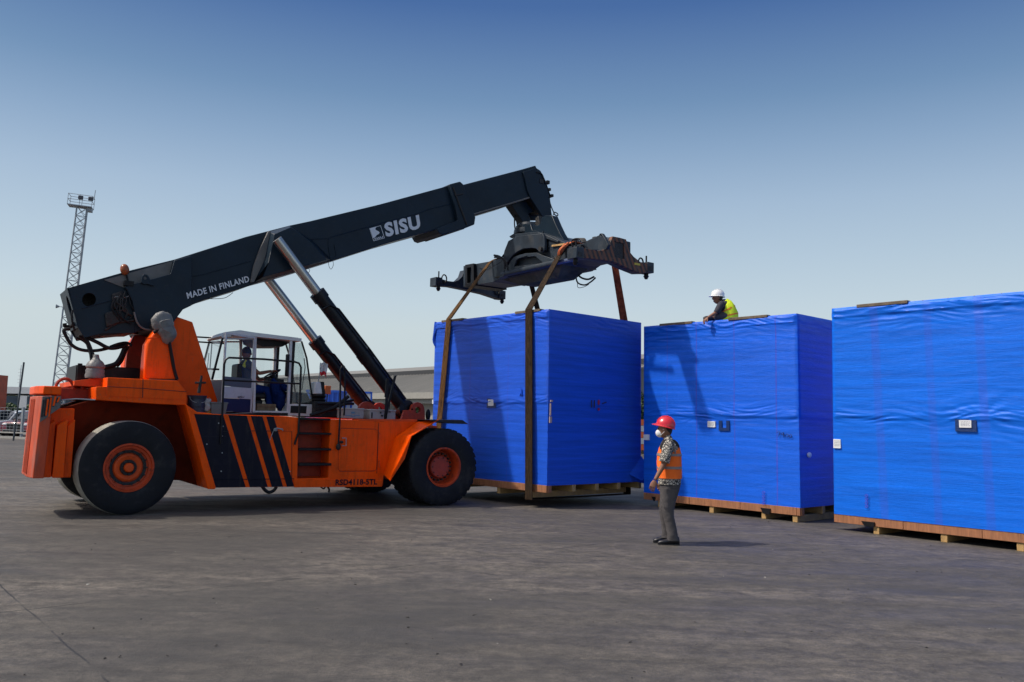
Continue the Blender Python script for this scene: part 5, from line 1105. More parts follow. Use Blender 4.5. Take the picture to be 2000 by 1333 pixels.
# loose pipe under the body, mud flap
hose([(512, 950, .05), (518, 958, .05), (526, 962, .05), (535, 958, .05), (540, 951, .05)], .032); hose([(640, 951, .1), (643, 957, .1), (642, 962, .1)], .02); hose([(625, 950, .1), (632, 955, .1), (636, 950, .1)], .014)
q = MB(); a = P3(829, 834, -.3); q.cyl(P3(834, 829, -.35), P3(834, 836, -.35), .02, seg=8); q.build('fender_stay', WHITE, RS)
q = MB(); q.cyl(P3(388, 768, .0), P3(394, 734, .0), .03, .02, seg=6); q.cyl(P3(381, 748, .0), P3(402, 748, .0), .02, seg=6); q.build('hook_bracket', GREASE, RS)
q = MB(); q.ellipsoid(P3(836, 811, .6), (.06, .04, .13)); q.build('work_light', BLK, RS)

# ================================================================== SPREADER (hangs from the boom head, moves with the lift truck's boom)
SPC = Vector((.55, 20.2, 0)); LS = Vector((.595, -.803, 0)).normalized(); TS = Vector((-LS.y, LS.x, 0))
SPR = empty('container_spreader', (SPC.x, SPC.y, 5.3), math.atan2(LS.y, LS.x), 'heavy dark steel lifting frame with striped end arms hanging from the boom head', 'lifting frame')
# local: x along the frame towards the camera right, y towards the far side, z up from 5.3
ZS = 5.3
def ST(px, py, t):      # on the plane y = t
    P_ = hit(px, py, SPC+TS*t, TS)-SPC; return (P_.dot(LS), P_.z-ZS)
def SS(px, py, s):      # on the plane x = s
    P_ = hit(px, py, SPC+LS*s, LS)-SPC; return (P_.dot(TS), P_.z-ZS)
def sprism(name, pts, t0, t1, m, pt=None, holes=(), bev=.008, par=None):
    q = MB(); q.prism([ST(x, y, pt if pt is not None else t0) for x, y in pts], t0, t1, [[ST(x, y, pt if pt is not None else t0) for x, y in h] for h in holes]); return q.build(name, m, par or SPR, bevel=bev)
# end arms with the hazard stripes (built as x-prisms)
def hazard():
    m = bpy.data.materials.new('hazard_stripe_worn'); m.use_nodes = True; n = m.node_tree; b = n.nodes['Principled BSDF']; L = n.links.new
    tc = n.nodes.new('ShaderNodeTexCoord'); sp = n.nodes.new('ShaderNodeSeparateXYZ'); L(tc.outputs['Object'], sp.inputs[0])
    a = n.nodes.new('ShaderNodeMath'); a.operation = 'MULTIPLY_ADD'; L(sp.outputs['Z'], a.inputs[0]); a.inputs[1].default_value = .5; L(sp.outputs['Y'], a.inputs[2])
    f = n.nodes.new('ShaderNodeMath'); f.operation = 'MULTIPLY'; L(a.outputs[0], f.inputs[0]); f.inputs[1].default_value = 7.5
    fr = n.nodes.new('ShaderNodeMath'); fr.operation = 'FRACT'; L(f.outputs[0], fr.inputs[0])
    r = n.nodes.new('ShaderNodeValToRGB'); r.color_ramp.interpolation = 'CONSTANT'; e = r.color_ramp.elements; e[0].color = (.020, .014, .014, 1); e[1].position = .5; e[1].color = (.17, .055, .022, 1); L(fr.outputs[0], r.inputs[0])
    nz = n.nodes.new('ShaderNodeTexNoise'); nz.inputs['Scale'].default_value = 9; nz.inputs['Detail'].default_value = 8; L(tc.outputs['Object'], nz.inputs[0])
    r2 = n.nodes.new('ShaderNodeValToRGB'); r2.color_ramp.elements[0].position = .5; r2.color_ramp.elements[1].position = .68; L(nz.outputs['Fac'], r2.inputs[0])
    mx = n.nodes.new('ShaderNodeMix'); mx.data_type = 'RGBA'; L(r2.outputs[0], mx.inputs[0]); L(r.outputs[0], mx.inputs[6]); mx.inputs[7].default_value = (.10, .05, .035, 1); L(mx.outputs[2], b.inputs['Base Color']); b.inputs['Roughness'].default_value = .6
    return m
HAZ = hazard()
RX = 3.0
prof = [(1127, 503), (1127, 487), (1138, 485), (1156, 488), (1167, 490.5), (1178, 489), (1186, 484.5), (1191, 479), (1196.5, 462), (1210, 464.5), (1223, 468), (1226, 480), (1229, 491), (1238, 502), (1251, 512), (1266, 516), (1275.5, 518.5), (1275.5, 533), (1250, 533.5), (1224, 523), (1198, 511), (1160, 506)]
win = [(1200.5, 471.5), (1219, 476), (1219.5, 506.5), (1200, 503)]
pf_ = [SS(x, y, RX) for x, y in prof]; wn_ = [SS(x, y, RX) for x, y in win]
def arm(x0, x1, mats_, name='end_arm', mirror=False):
    q = MB(); f = lambda a, d, b: (d, a, b)
    P_ = [(a, b) for a, b in pf_]; W_ = [(a, b) for a, b in wn_]
    q.prism(P_, x0, x1, [W_], f=f); return q.build(name, mats_, SPR, bevel=.008)
endarm = arm(RX-.09, RX, HAZ); 
q = MB(); f = lambda a, d, b: (d, a, b)
top = [(a, b) for a, b in pf_]; q.prism([(a, b+0.0) for a, b in top], RX-.26, RX-.10, [wn_], f=f); q.build('end_arm', SPRM, SPR, bevel=.008)
q = MB(); q.box(RX-.25, RX-.02, wn_[0][0]-.02, wn_[1][0]+.04, wn_[2][1]-.0, wn_[0][1]); q.build('arm_window', GREASE, SPR)
LX = -2.95
pl_ = [(850, 558), (850.5, 546), (862, 545), (874, 549), (886, 550.5), (895, 548), (903, 540), (907, 528), (912, 527), (930, 530), (940, 545), (945, 556), (960, 563), (975, 568), (984, 572), (984, 583), (972, 583), (945, 574), (910, 566), (880, 560)]
lf = [SS(x, y, LX+.1) for x, y in pl_]
q = MB(); q.prism(lf, LX-.12, LX+.10, f=f); q.build('end_arm', SPRM, SPR, bevel=.008)
for X_, L_ in ((RX, pf_), (LX, lf)):
    lo = min(p[0] for p in L_); hi = max(p[0] for p in L_)
    for t in (lo+.08, hi-.08):
        near = t < 0
        zz = sorted([p for p in L_], key=lambda p: abs(p[0]-t))[0][1]
        zb = min(p[1] for p in L_ if abs(p[0]-t) < .3); zt2 = max(p[1] for p in L_ if abs(p[0]-t) < .12)
        sg = -1 if X_ > 0 else 1
        q = MB(); q.box(X_-.02+sg*.27 if sg < 0 else X_-.14, X_+.01 if sg < 0 else X_+.16, t-.10, t+.10, zb-.01, zb+.22); o = q.build('corner_block', SPRM, SPR, bevel=.01)
        q = MB(); q.box(X_+(.004 if sg < 0 else .14), X_+(.02 if sg < 0 else .172), t-.06, t+.05, zb+.03, zb+.12); q.build('block_slot', GREASE, o)
        q = MB(); xc = X_+sg*.13; q.cyl((xc, t, zb), (xc, t, zb-.07), .05, seg=12); q.cyl((xc, t, zb-.07), (xc, t, zb-.14), .065, .03, seg=12); q.build('twist_lock', BLK, SPR)
        q = MB(); q.cyl((xc, t, zb+.2), (xc, t, zb+.38), .018, seg=8); q.build('lock_pin', BLK, SPR)
        q = MB(); c_ = Vector((xc, t+(-.17 if t > 0 else .17), zb+.20)); q.tube([c_+Vector((0, math.cos(a)*.075, math.sin(a)*.11)) for a in [math.pi*2*k/14 for k in range(15)]], .018, 6); q.build('shackle', BLK, SPR)
q = MB(); a, b = SS(1239, 513.5, RX), SS(1250, 519.5, RX); q.box(RX+.002, RX+.008, a[0], b[0], b[1], a[1]); q.build('yellow_plate', mat('yellow_plate', (.55, .42, .04), .5, dirt=(.2, .15, .04), dirt_amt=.8, dscale=30), SPR)
# telescopic beams and hull
TN = -.42
sprism('telescopic_beam', [(905, 520), (962, 510), (966, 551), (905, 561)], TN, .42, SPRM)
q = MB(); a_, b_, c_, d_ = ST(1085, 489, TN+.04), ST(1160, 474, TN+.04), ST(1160, 505, TN+.04), ST(1088, 519, TN+.04); q.prism([a_, (RX-.28, a_[1]+.02), (RX-.28, d_[1]+.03), d_], TN+.04, .38); q.build('telescopic_beam', SPRM, SPR, bevel=.01)
sprism('outer_beam', [(962, 509), (1000, 501), (1095, 484), (1122, 480), (1122, 500), (1095, 520), (1030, 534), (970, 548), (965, 551)], TN-.06, .48, SPRM)
q = MB(); 
a = [ST(910, 518, TN-.07), ST(926, 515, TN-.07), ST(928, 558, TN-.07), ST(910, 561, TN-.07)]
q.prism(a, TN-.10, .52, [[ST(914, 524, TN-.07), ST(922, 522.5, TN-.07), ST(923.5, 552, TN-.07), ST(914, 554, TN-.07)]]); q.build('guide_frame', BLK, SPR, bevel=.008)
# tapered belly
q = MB(); a0, a1, a2, a3 = ST(975, 542, TN), ST(1008, 553, TN), ST(1082, 540, TN), ST(1100, 514, TN)
b0 = min(a1[1], a2[1]); up = a0[1]
q.loft([[Vector((a0[0]-.1, TN-.1, up)), Vector((a3[0]+.1, TN-.1, up)), Vector((a3[0]+.1, .30, up)), Vector((a0[0]-.1, .30, up))],
        [Vector((a1[0], TN+.12, b0-.02)), Vector((a2[0], TN+.12, b0-.02)), Vector((a2[0], .18, b0-.02)), Vector((a1[0], .18, b0-.02))]], smooth=False); q.build('belly_plate', SPRU, SPR, bevel=.01)
q = MB(); q.tube([(*((lambda p: (p[0], TN-.20, p[1]))(ST(981, 537, TN-.2))),), (*((lambda p: (p[0], TN-.20, p[1]))(ST(1088, 513, TN-.2))),)], .07, 14); q.build('guard_tube', SPRM, SPR)
q = MB(); q.tube([(*((lambda p: (p[0], TN-.18, p[1]))(ST(1088, 513, TN-.2))),), (*((lambda p: (p[0], TN-.18, p[1]))(ST(1142, 501, TN-.2))),)], .05, 12); q.build('guard_tube', mat('scratched_blue_steel', (.10, .13, .22), .4), SPR)
sprism('guard_gusset', [(973, 545), (979, 536), (979, 530), (984, 529), (984, 540)], TN-.26, TN-.1, SPRM)
# pendulum frame: upper arched plate, lower yoke, both sides
UPA = [(982, 503), (985, 490), (992.5, 471), (1007.5, 462.5), (1030, 459), (1059, 456), (1062, 462), (1064, 475), (1063, 489), (1059, 494), (1053, 493), (1047, 486), (1035, 484.5), (1022, 486), (1010, 492), (999, 501), (991, 512), (986, 521), (980, 515)]
LOA = [(993, 519), (997, 509), (1003, 502.5), (1014, 498), (1025, 495), (1047, 494), (1062, 500), (1082, 507), (1086, 514), (1040, 522), (996, 531), (990, 528)]
LOH = [(1003, 521), (1008, 508), (1015, 504), (1044, 500.5), (1052, 507), (1060, 514)]
for t0, t1 in ((-.62, -.54), (.54, .62)):
    sprism('pendulum_plate', UPA, t0, t1, SPRM, pt=-.62, bev=.01); sprism('yoke_plate', LOA, t0+.01, t1-.01, SPRM, pt=-.62, holes=[LOH], bev=.008)
sprism('pendulum_web', [(985, 495), (993, 474), (1007, 465), (1058, 459), (1058, 478), (1030, 482), (1005, 488), (990, 505)], -.53, .53, GREASE, pt=-.62)
sprism('yoke_web', [(1003, 503), (1025, 496), (1047, 495), (1050, 500), (1028, 501), (1008, 507)], -.53, .53, SPRM, pt=-.62)
q = MB(); c = ST(1056.5, 487, -.64); q.cyl((c[0], -.68, c[1]), (c[0], .68, c[1]), .055, seg=16); q.build('pendulum_pin', GREASE, SPR)
sprism('damper_housing', [(1064, 458), (1076, 462), (1098, 474), (1100, 484), (1082, 505), (1070, 498), (1064, 486)], -.5, .5, SPRM, pt=-.6)
# rotator: ring gear and flange (vertical axis under the boom head)
RC = hit(1036, 452, SPC+TS*0.0, TS)-SPC; rc = Vector((RC.dot(LS), 0.0, RC.z-ZS))
q = MB(); zc = rc.z
q.lathe([(.001, .17), (.30, .17), (.32, .10), (.33, .02), (.40, .02), (.41, -.04), (.41, -.09), (.37, -.12), (.001, -.12)], rc, 'z', 56)
for k in range(56): a = 2*math.pi*k/56; d_ = Vector((math.cos(a), math.sin(a), 0)); q.obox(rc+d_*.345+Vector((0, 0, .055)), d_*.02, Vector((-d_.y, d_.x, 0))*.010, Vector((0, 0, .045)))
q.build('rotator_ring', SPRM, SPR)
sprism('rotator_saddle', [(1004, 464), (1012, 459), (1060, 455), (1078, 462), (1100, 472), (1100, 476), (1058, 462), (1007, 467)], -.55, .55, SPRM, pt=-.4)
sprism('head_link', [(1036, 446), (1038, 441), (1050, 441), (1056, 436), (1057, 426), (1066, 421), (1078, 421), (1086, 440), (1093, 455), (1102, 470), (1103, 477), (1085, 474), (1062, 462), (1040, 458)], -.30, -.12, BOOMM, pt=-.3, bev=.012)
sprism('head_link', [(1015, 450), (1019, 438), (1036, 438), (1040, 450), (1060, 452), (1060, 458), (1012, 459)], -.34, .34, BOOMM, pt=-.34, bev=.012)
sprism('hydraulic_motor', [(1052, 428), (1057, 423), (1061, 440), (1057, 446), (1051, 446)], -.1, .15, GREASE, pt=0, bev=.01)
def shose(pts, r, t=-.6, m=HOSE):
    q = MB(); q.tube([(*((lambda p: (p[0], t, p[1]))(ST(x, y, t))),) for x, y in pts], r, 7, smooth_path=6); return q.build('spreader_hose', m, SPR)
shose([(965, 499), (975, 501), (984, 508), (990, 517), (992, 528)], .022, -.7); shose([(966, 503), (978, 504), (985, 512), (986, 526)], .022, -.72); shose([(984, 498), (978, 505), (970, 503), (966, 500)], .018, -.7)
shose([(962, 521), (972, 516), (981, 510)], .008, -.6); shose([(934, 522), (946, 525), (958, 520)], .008, -.45)
shose([(1125, 530), (1134, 542), (1148, 546), (1160, 541)], .022, .2); shose([(1124, 533), (1128, 552), (1142, 557), (1154, 551), (1163, 543)], .018, .2); shose([(1128, 552), (1129, 562), (1140, 561), (1150, 556)], .007, .2)
for k in range(6): shose([(1118+k*3, 484), (1117+k*3.2, 472), (1122+k*3, 467), (1132+k*2, 467), (1138+k*1.5, 474)], .014, -.5+.14*k)
# valve blocks near the right arm
q = MB(); c = ST(1127, 476, -.3); rng = random.Random(4)
for k in range(14): x = c[0]+rng.uniform(-.25, .35); z = c[1]+rng.uniform(-.12, .12); y = rng.uniform(-.45, .3); s_ = rng.uniform(.03, .09); q.box(x-s_, x+s_, y-s_, y+s_, z-s_, z+s_)
q.build('valve_block', GREASE, SPR, bevel=.006)
sprism('arm_housing', [(1142, 472), (1168, 460), (1176, 462), (1176, 489), (1150, 489)], -.45, .40, SPRM, pt=-.45, bev=.02)
sprism('arm_fin', [(1168, 490), (1169, 462), (1171, 456.5), (1175, 456), (1182, 467), (1188, 478), (1184, 486), (1176, 490)], -.55, -.47, SPRM, holes=[[(1172, 459), (1174, 458.5), (1174.5, 461), (1172.5, 461.5)]])
q = MB(); a_, b_ = ST(1080, 481, -.5), ST(1106, 477.5, -.5); q.obox(Vector(((a_[0]+b_[0])/2, -.5, (a_[1]+b_[1])/2)), Vector(((b_[0]-a_[0])/2, 0, (b_[1]-a_[1])/2)), Vector((0, .04, 0)), Vector((0, 0, .02))); q.build('loose_batten', PINE, SPR)

# ================================================================== SLINGS
def w_st(s, t, z): return SPC+LS*s+TS*t+Vector((0, 0, ZS+z))
def w_bx(x, y, z): return BX1.org+BX1.u*x+BX1.v*y+Vector((0, 0, z-0))
def sling(name, topn, topf, bx, wd, label, mats, seg_mi):
    """closed strap: spreader near side -> crate near edge -> down, under, up the far side -> spreader"""
    z1 = SK+HB+BX1.H+.035; z0 = -.035
    near_top = w_bx(bx[0], -.085, z1-.0); near_bot = w_bx(bx[1], -.10, z0); far_bot = w_bx(bx[1], BX1.D+.03, z0); far_top = w_bx(bx[0], BX1.D+.03, z1)
    q = MB(); u = BX1.u
    def span(p0, p1, n, twist=0, w0=wd, w1=wd, sideA=None, sideB=None, mi=0, sag=0):
        P_ = [p0.lerp(p1, k/n) for k in range(n+1)]; S_ = [(sideA or u).lerp((sideB or u), k/n) for k in range(n+1)]
        W_ = [w0+(w1-w0)*k/n for k in range(n+1)]; q.band(P_, S_, W_, .014, mi)
    span(topn, near_top, 10, w0=wd*.75, w1=wd, mi=seg_mi[0], sideA=LS)
    span(near_top, near_bot, 16, mi=seg_mi[1]); span(near_bot, far_bot, 6, mi=seg_mi[1]); span(far_bot, far_top, 8, mi=seg_mi[1]); span(far_top, topf, 8, w0=wd, w1=wd*.85, mi=seg_mi[2], sideB=LS)
    # over the beam
    span(topn, topn.lerp(topf, .15)+Vector((0, 0, .10)), 3, mi=seg_mi[3], w0=wd*.7, w1=wd*.7, sideA=LS, sideB=LS)
    span(topn.lerp(topf, .15)+Vector((0, 0, .10)), topf, 4, mi=seg_mi[3], w0=wd*.7, w1=wd*.7, sideA=LS, sideB=LS)
    o = q.build(name, mats, None); return tag(o, label, 'sling', 'slings round the hanging crate')
xs1 = BX1.front(880, 627)[0]; xs1b = BX1.front(862, 835)[0]; xs2 = BX1.front(1036, 609)[0]; xs2b = BX1.front(1040, 955)[0]
def stp(px, py, t): a = ST(px, py, t); return w_st(a[0], t, a[1])
tn1 = stp(957, 512, -.50); tf1 = w_st(ST(957, 512, -.5)[0]+.12, .58, ST(957, 512, -.5)[1]-.02)
tn2 = stp(1103, 480, -.52); tf2 = w_st(ST(1103, 480, -.52)[0]+.35, .60, ST(1103, 480, -.52)[1]-.02)
zb1 = BX1.front(862, 835)[1]
xlow = xs1+(xs1b-xs1)*((SK+HB+BX1.H+BX1.lift)/(SK+HB+BX1.H+BX1.lift-zb1))
sling('lifting_sling', tn1, tf1, (xs1, xlow), .19, 'brown webbing sling round the hanging crate, left of the two, nearest the big front tyre', [SLING, SLINGD], (0, 0, 1, 0))
sling('lifting_sling', tn2, tf2, (xs2, xs2b), .215, 'dark webbing sling with an orange frayed top, right of the two round the hanging crate', [SLINGD, SLINGR, SLINGO], (0, 0, 1, 2))
q = MB(); pa_ = stp(1107, 478, -.66); pb_ = stp(1092, 503, -.66)
for k in range(7):
    rng = random.Random(k); o1 = LS*rng.uniform(-.07, .07)+Vector((0, 0, rng.uniform(-.03, .03))); o2 = LS*rng.uniform(-.04, .04)-TS*rng.uniform(0, .06)
    q.tube([pa_+o1, pa_.lerp(pb_, .5)+o1*.9+o2-TS*.03, pb_+o1*.4], [.030, .022], 6, smooth_path=4)
o = q.build('sling_end', SLINGO, bpy.data.objects['lifting_sling.001'])
q = MB(); pc_ = stp(1087, 508, -.68); q.ellipsoid(pc_, (.06, .05, .08)); q.cyl(pc_+Vector((-.06, 0, .03)), pc_+Vector((.05, 0, .10)), .03, seg=10); q.build('sling_shackle', BLK, bpy.data.objects['lifting_sling.001'])

# ================================================================== PEOPLE
def skin_mesh(name, joints, edges, m, parent, root=0, sub=2):
    """one continuous body surface grown from a skeleton: joints = {key: (co, radius or (rx, ry))}"""
    keys = list(joints); idx = {k: i for i, k in enumerate(keys)}
    me = bpy.data.meshes.new(name); me.from_pydata([tuple(joints[k][0]) for k in keys], [(idx[a], idx[b]) for a, b in edges], [])
    o = bpy.data.objects.new(name, me); COL.objects.link(o)
    sk = o.modifiers.new('skin', 'SKIN'); sk.use_smooth_shade = True; sk.branch_smoothing = .3
    if not me.skin_vertices: 
        bpy.context.view_layer.objects.active = o
    for k in keys:
        r = joints[k][1]; r = r if isinstance(r, tuple) else (r, r)
        me.skin_vertices[0].data[idx[k]].radius = r
    me.skin_vertices[0].data[root if isinstance(root, int) else idx[root]].use_root = True
    ss = o.modifiers.new('sub', 'SUBSURF'); ss.levels = sub; ss.render_levels = sub
    dg = bpy.context.evaluated_depsgraph_get(); me2 = bpy.data.meshes.new_from_object(o.evaluated_get(dg)); bpy.data.objects.remove(o)
    me2.materials.clear(); me2.materials.append(m)
    for p in me2.polygons: p.use_smooth = True
    me2.name = name; o2 = bpy.data.objects.new(name, me2); COL.objects.link(o2); o2.parent = parent; return o2
def oval(c, rx, ry, n=24, tilt=None, e=2.3):
    pts = []
    for k in range(n):
        t = 2*math.pi*k/n; ct, st = math.cos(t), math.sin(t)
        v = Vector((abs(ct)**(2/e)*(1 if ct > 0 else -1)*rx, abs(st)**(2/e)*(1 if st > 0 else -1)*ry, 0))
        if tilt is not None: v = tilt @ v
        pts.append(Vector(c)+v)
    return pts
def limb_sleeve(mb, pts, radii, n=14, mi=0):
    P_ = [Vector(p) for p in pts]; rings = []
    for i, p in enumerate(P_):
        d = (P_[min(i+1, len(P_)-1)]-P_[max(i-1, 0)]).normalized(); rot = d.to_track_quat('Z', 'Y').to_matrix(); r = radii[i]; r = r if isinstance(r, tuple) else (r, r)
        rings.append(oval(p, r[0], r[1], n, rot, 2.0))
    mb.loft(rings, mi)
def fingers(mb, wrist, dirv, palmn, side, s=1.0, mi=0, curl=.5):
    """palm with four unequal curled fingers and a thumb from the side of the palm"""
    d = dirv.normalized(); nn = (palmn-d*palmn.dot(d)).normalized(); sd_ = d.cross(nn)*side
    k0 = wrist+d*.085*s
    mb.loft([oval(wrist, .024*s, .017*s, 12, Matrix((sd_, nn, d)).transposed()), oval(wrist+d*.04*s, .038*s, .016*s, 12, Matrix((sd_, nn, d)).transposed()), oval(k0, .040*s, .013*s, 12, Matrix((sd_, nn, d)).transposed())], mi)
    for i, (off, ln) in enumerate(((.030, .072), (.010, .082), (-.010, .076), (-.029, .058))):
        b = k0+sd_*off*s-d*.008*s; c = curl*(1+.12*i)
        p1 = b+(d*math.cos(c*.5)+nn*math.sin(c*.5))*ln*.42*s; p2 = p1+(d*math.cos(c*1.2)+nn*math.sin(c*1.2))*ln*.33*s; p3 = p2+(d*math.cos(c*1.8)+nn*math.sin(c*1.8))*ln*.27*s
        mb.tube([b, p1, p2, p3], [.0095*s, .009*s, .0085*s, .007*s], 8, mi)
    b = wrist+d*.022*s+sd_*.026*s; p1 = b+(d*.65+sd_*.6+nn*.35).normalized()*.040*s; p2 = p1+(d*.85+sd_*.2+nn*.45).normalized()*.030*s
    mb.tube([b, p1, p2], [.013*s, .011*s, .009*s], 8, mi)
def head_mesh(mb, c, s, yaw, mi=0):
    """head facing local -x before yaw: skull, brow, nose, lips, chin, ears"""
    Rz = Matrix.Rotation(yaw, 3, 'Z')
    def warp(v):
        x, y, z = v; zz = z/(.125*s)
        if x < 0:
            x *= 1-.16*max(0, -zz)                   # jaw draws in
            y *= 1-.28*max(0, -zz)**1.5
            if zz < -.55: x -= .010*s
        if abs(y) < .022*s and x < -.05*s and -.30 < zz < .12: x -= (.022*s)*(1-abs(y)/(.022*s))*(.5+.5*(.12-zz)/.42)
        if abs(abs(y)-.032*s) < .018*s and x < -.05*s and .02 < zz < .22: x += .008*s
        if abs(y) < .028*s and x < -.04*s and -.60 < zz < -.42: x -= .005*s
        return Vector((x, y, z))
    mb.ellipsoid(c, (.098*s, .078*s, .125*s), 36, 26, mi, rot=Rz, warp=warp)
    for sg in (-1, 1): mb.ellipsoid(c+Rz @ Vector((.012*s, sg*.079*s, -.005*s)), (.020*s, .010*s, .033*s), 10, 8, mi, rot=Rz)
def helmet(mb, c, s, rot, mi=0):
    mb.ellipsoid(c, (.142*s, .118*s, .150*s), 36, 14, mi, rot=rot, zmin=0.0)
    n = 40; inn = []; out_ = []; 
    for k in range(n):
        t = 2*math.pi*k/n; ct, st = math.cos(t), math.sin(t); fr = max(0, -ct)
        ri = Vector((ct*.138*s, st*.114*s, .0)); ro = Vector((ct*(.152+.045*fr**2)*s, st*(.127+.004*fr)*s, -.010*s-.012*s*fr))
        inn.append(c+rot @ ri); out_.append(c+rot @ ro)
    up_ = rot @ Vector((0, 0, .008*s))
    mb.loft([[p+up_ for p in inn], [p+up_*.6 for p in out_], [p-up_*.4 for p in out_], [p-up_*.3 for p in inn]], mi, cap=False)
    for y in (-.025, 0, .025): mb.tube([c+rot @ Vector((math.cos(a)*.141*s, y*s, math.sin(a)*.151*s)) for a in [math.pi*k/10 for k in range(1, 10)]], .006*s, 6, mi)

# ---- standing man
MF = gnd(1306, 1063); DP = MF.y
def MPt(px, py, dy=0.0): P_ = hit(px, py, Vector((0, DP+dy, 0)), Vector((0, 1, 0))); return P_-MF
man = empty('person', MF, 0, 'man in a red hard hat, white face mask and orange vest standing on the yard', 'person')
N_, F_ = -.10, .10
J = {'pelvis': (MPt(1307, 946), .09), 'waist': (MPt(1306, 928), .11), 'chest': (MPt(1307, 890), (.115, .15)), 'neck0': (MPt(1306, 862), .065), 'neck1': (MPt(1302, 850), .055), 'head': (MPt(1299, 842), .06),
     'shN': (MPt(1306, 870, -.17), .062), 'elN': (MPt(1296, 908, -.23), .045), 'wrN': (MPt(1279, 939, -.25), .028),
     'shF': (MPt(1304, 870, .17), .062), 'elF': (MPt(1300, 908, .22), .045), 'wrF': (MPt(1292, 940, .20), .028),
     'hpN': (MPt(1310, 955, N_), .07), 'knN': (MPt(1306, 1000, N_), .045), 'anN': (MPt(1314, 1054, N_), .03), 'hpF': (MPt(1304, 955, F_), .07), 'knF': (MPt(1296, 998, F_), .045), 'anF': (MPt(1300, 1046, F_), .028)}
E_ = [('pelvis', 'waist'), ('waist', 'chest'), ('chest', 'neck0'), ('neck0', 'neck1'), ('neck1', 'head'), ('chest', 'shN'), ('shN', 'elN'), ('elN', 'wrN'), ('chest', 'shF'), ('shF', 'elF'), ('elF', 'wrF'), ('pelvis', 'hpN'), ('hpN', 'knN'), ('knN', 'anN'), ('pelvis', 'hpF'), ('hpF', 'knF'), ('knF', 'anF')]
body_ = skin_mesh('body', J, E_, SKIN, man, 'pelvis')
mb = MB(); hc = MPt(1298.5, 839); head_mesh(mb, hc, 1.06, R(-18))
fingers(mb, J['wrN'][0], MPt(1273, 955, -.25)-J['wrN'][0], Vector((.25, .95, 0)), 1, 1.15); fingers(mb, J['wrF'][0], MPt(1288, 955, .2)-J['wrF'][0], Vector((.2, -1, 0)), -1, 1.1)
hd_ = mb.build('head_and_hands', SKIN, None); 
# join head and hands into the body mesh so that the figure is one object
def join_into(a, b):
    bm = bmesh.new(); bm.from_mesh(a.data); bm.from_mesh(b.data); bm.to_mesh(a.data); bm.free(); bpy.data.objects.remove(b)
    for p in a.data.polygons: p.use_smooth = True
join_into(body_, hd_)
mb = MB(); mb.ellipsoid(hc+Vector((.022, 0, .008)), (.092, .086, .125), 28, 18, warp=lambda v: v if v.x > -.03 else Vector((-.03, v.y*.98, v.z))); mb.build('hair', HAIR, man)
mb = MB(); helmet(mb, hc+Vector((.008, 0, .048)), 1.03, Matrix.Rotation(R(-18), 3, 'Z') @ Matrix.Rotation(R(14), 3, 'Y')); mb.build('hard_hat', REDH, man)
mb = MB(); mr_ = Matrix.Rotation(R(-18), 3, 'Z'); mb.ellipsoid(hc+mr_ @ Vector((-.068, 0, -.058)), (.062, .062, .066), 20, 12, rot=mr_, warp=lambda v: Vector((v.x*(1.15 if v.x < 0 else .8), v.y, v.z)))
for sg in (-1, 1): mb.tube([hc+mr_ @ Vector((-.05, sg*.062, -.03)), hc+mr_ @ Vector((.005, sg*.088, .01))], .004, 5); mb.tube([hc+mr_ @ Vector((-.05, sg*.058, -.085)), hc+mr_ @ Vector((.01, sg*.088, -.03))], .004, 5)
mb.build('face_mask', MASKM, man)
mb = MB()
for sg in (-1, 1): mb.ellipsoid(hc+mr_ @ Vector((-.088, sg*.033, .012)), (.010, .016, .009), 10, 8)
mb.build('eyes', BLACKC, man)
# trousers
def fold(p, amp=.008, f=9): return p+Vector((noise.noise(p*f), noise.noise(p*f+Vector((5, 1, 2))), 0))*amp
def rings_px(rows, dy0, amp=.008):
    out = []
    for (y, xl, xr, ry, dy) in rows:
        a = MPt(xl, y, dy); b = MPt(xr, y, dy); c = (a+b)/2; rx = (b.x-a.x)/2; out.append([fold(p, amp) for p in oval(c, rx, ry, 26)])
    return out
mb = MB()
mb.loft(rings_px([(940, 1288, 1328, .175, 0), (950, 1289, 1328, .18, 0), (962, 1289, 1324, .175, 0), (972, 1290, 1320, .165, 0)], 0))
mb.loft(rings_px([(955, 1292, 1327, .10, N_), (975, 1292, 1321, .095, N_), (996, 1294.5, 1316, .083, N_), (1010, 1295, 1317, .08, N_), (1030, 1300, 1321, .072, N_), (1045, 1303, 1323, .07, N_), (1056, 1303, 1326, .075, N_-.0)], 0, .014))
mb.loft(rings_px([(955, 1289, 1318, .10, F_), (975, 1289, 1312, .09, F_), (996, 1287, 1305, .082, F_), (1004, 1288, 1305, .08, F_), (1025, 1292, 1308, .07, F_), (1040, 1293, 1309, .068, F_), (1050, 1291, 1311, .074, F_)], 0, .014))
mb.build('trousers', TROU, man)
# shirt: torso hem, collar, sleeves
mb = MB()
mb.loft(rings_px([(946, 1286, 1329, .19, 0), (935, 1286, 1329, .19, 0), (900, 1285, 1329, .185, 0), (875, 1288, 1327, .19, 0), (866, 1292, 1322, .17, 0), (858, 1296, 1314, .11, 0), (851, 1297, 1311, .07, 0)], 0, .005))
for dy, sx in ((-1, 0), (1, -3)):
    limb_sleeve(mb, [MPt(1309+sx, 864, dy*.15), MPt(1304+sx, 876, dy*.20), MPt(1300.5+sx, 890, dy*.235), MPt(1297+sx, 903, dy*.245)], [.07, .083, .078, .080])
mb.build('shirt', BATIK, man)
mb = MB()   # vest over the shirt
rows = [(934, 1285, 1330.5, .205, 0), (922, 1284, 1331, .203, 0), (905, 1283.5, 1331, .20, 0), (888, 1284.5, 1330, .195, 0), (874, 1288, 1328, .18, 0)]
rg = rings_px(rows, 0, .010); mb.loft(rg, 0)
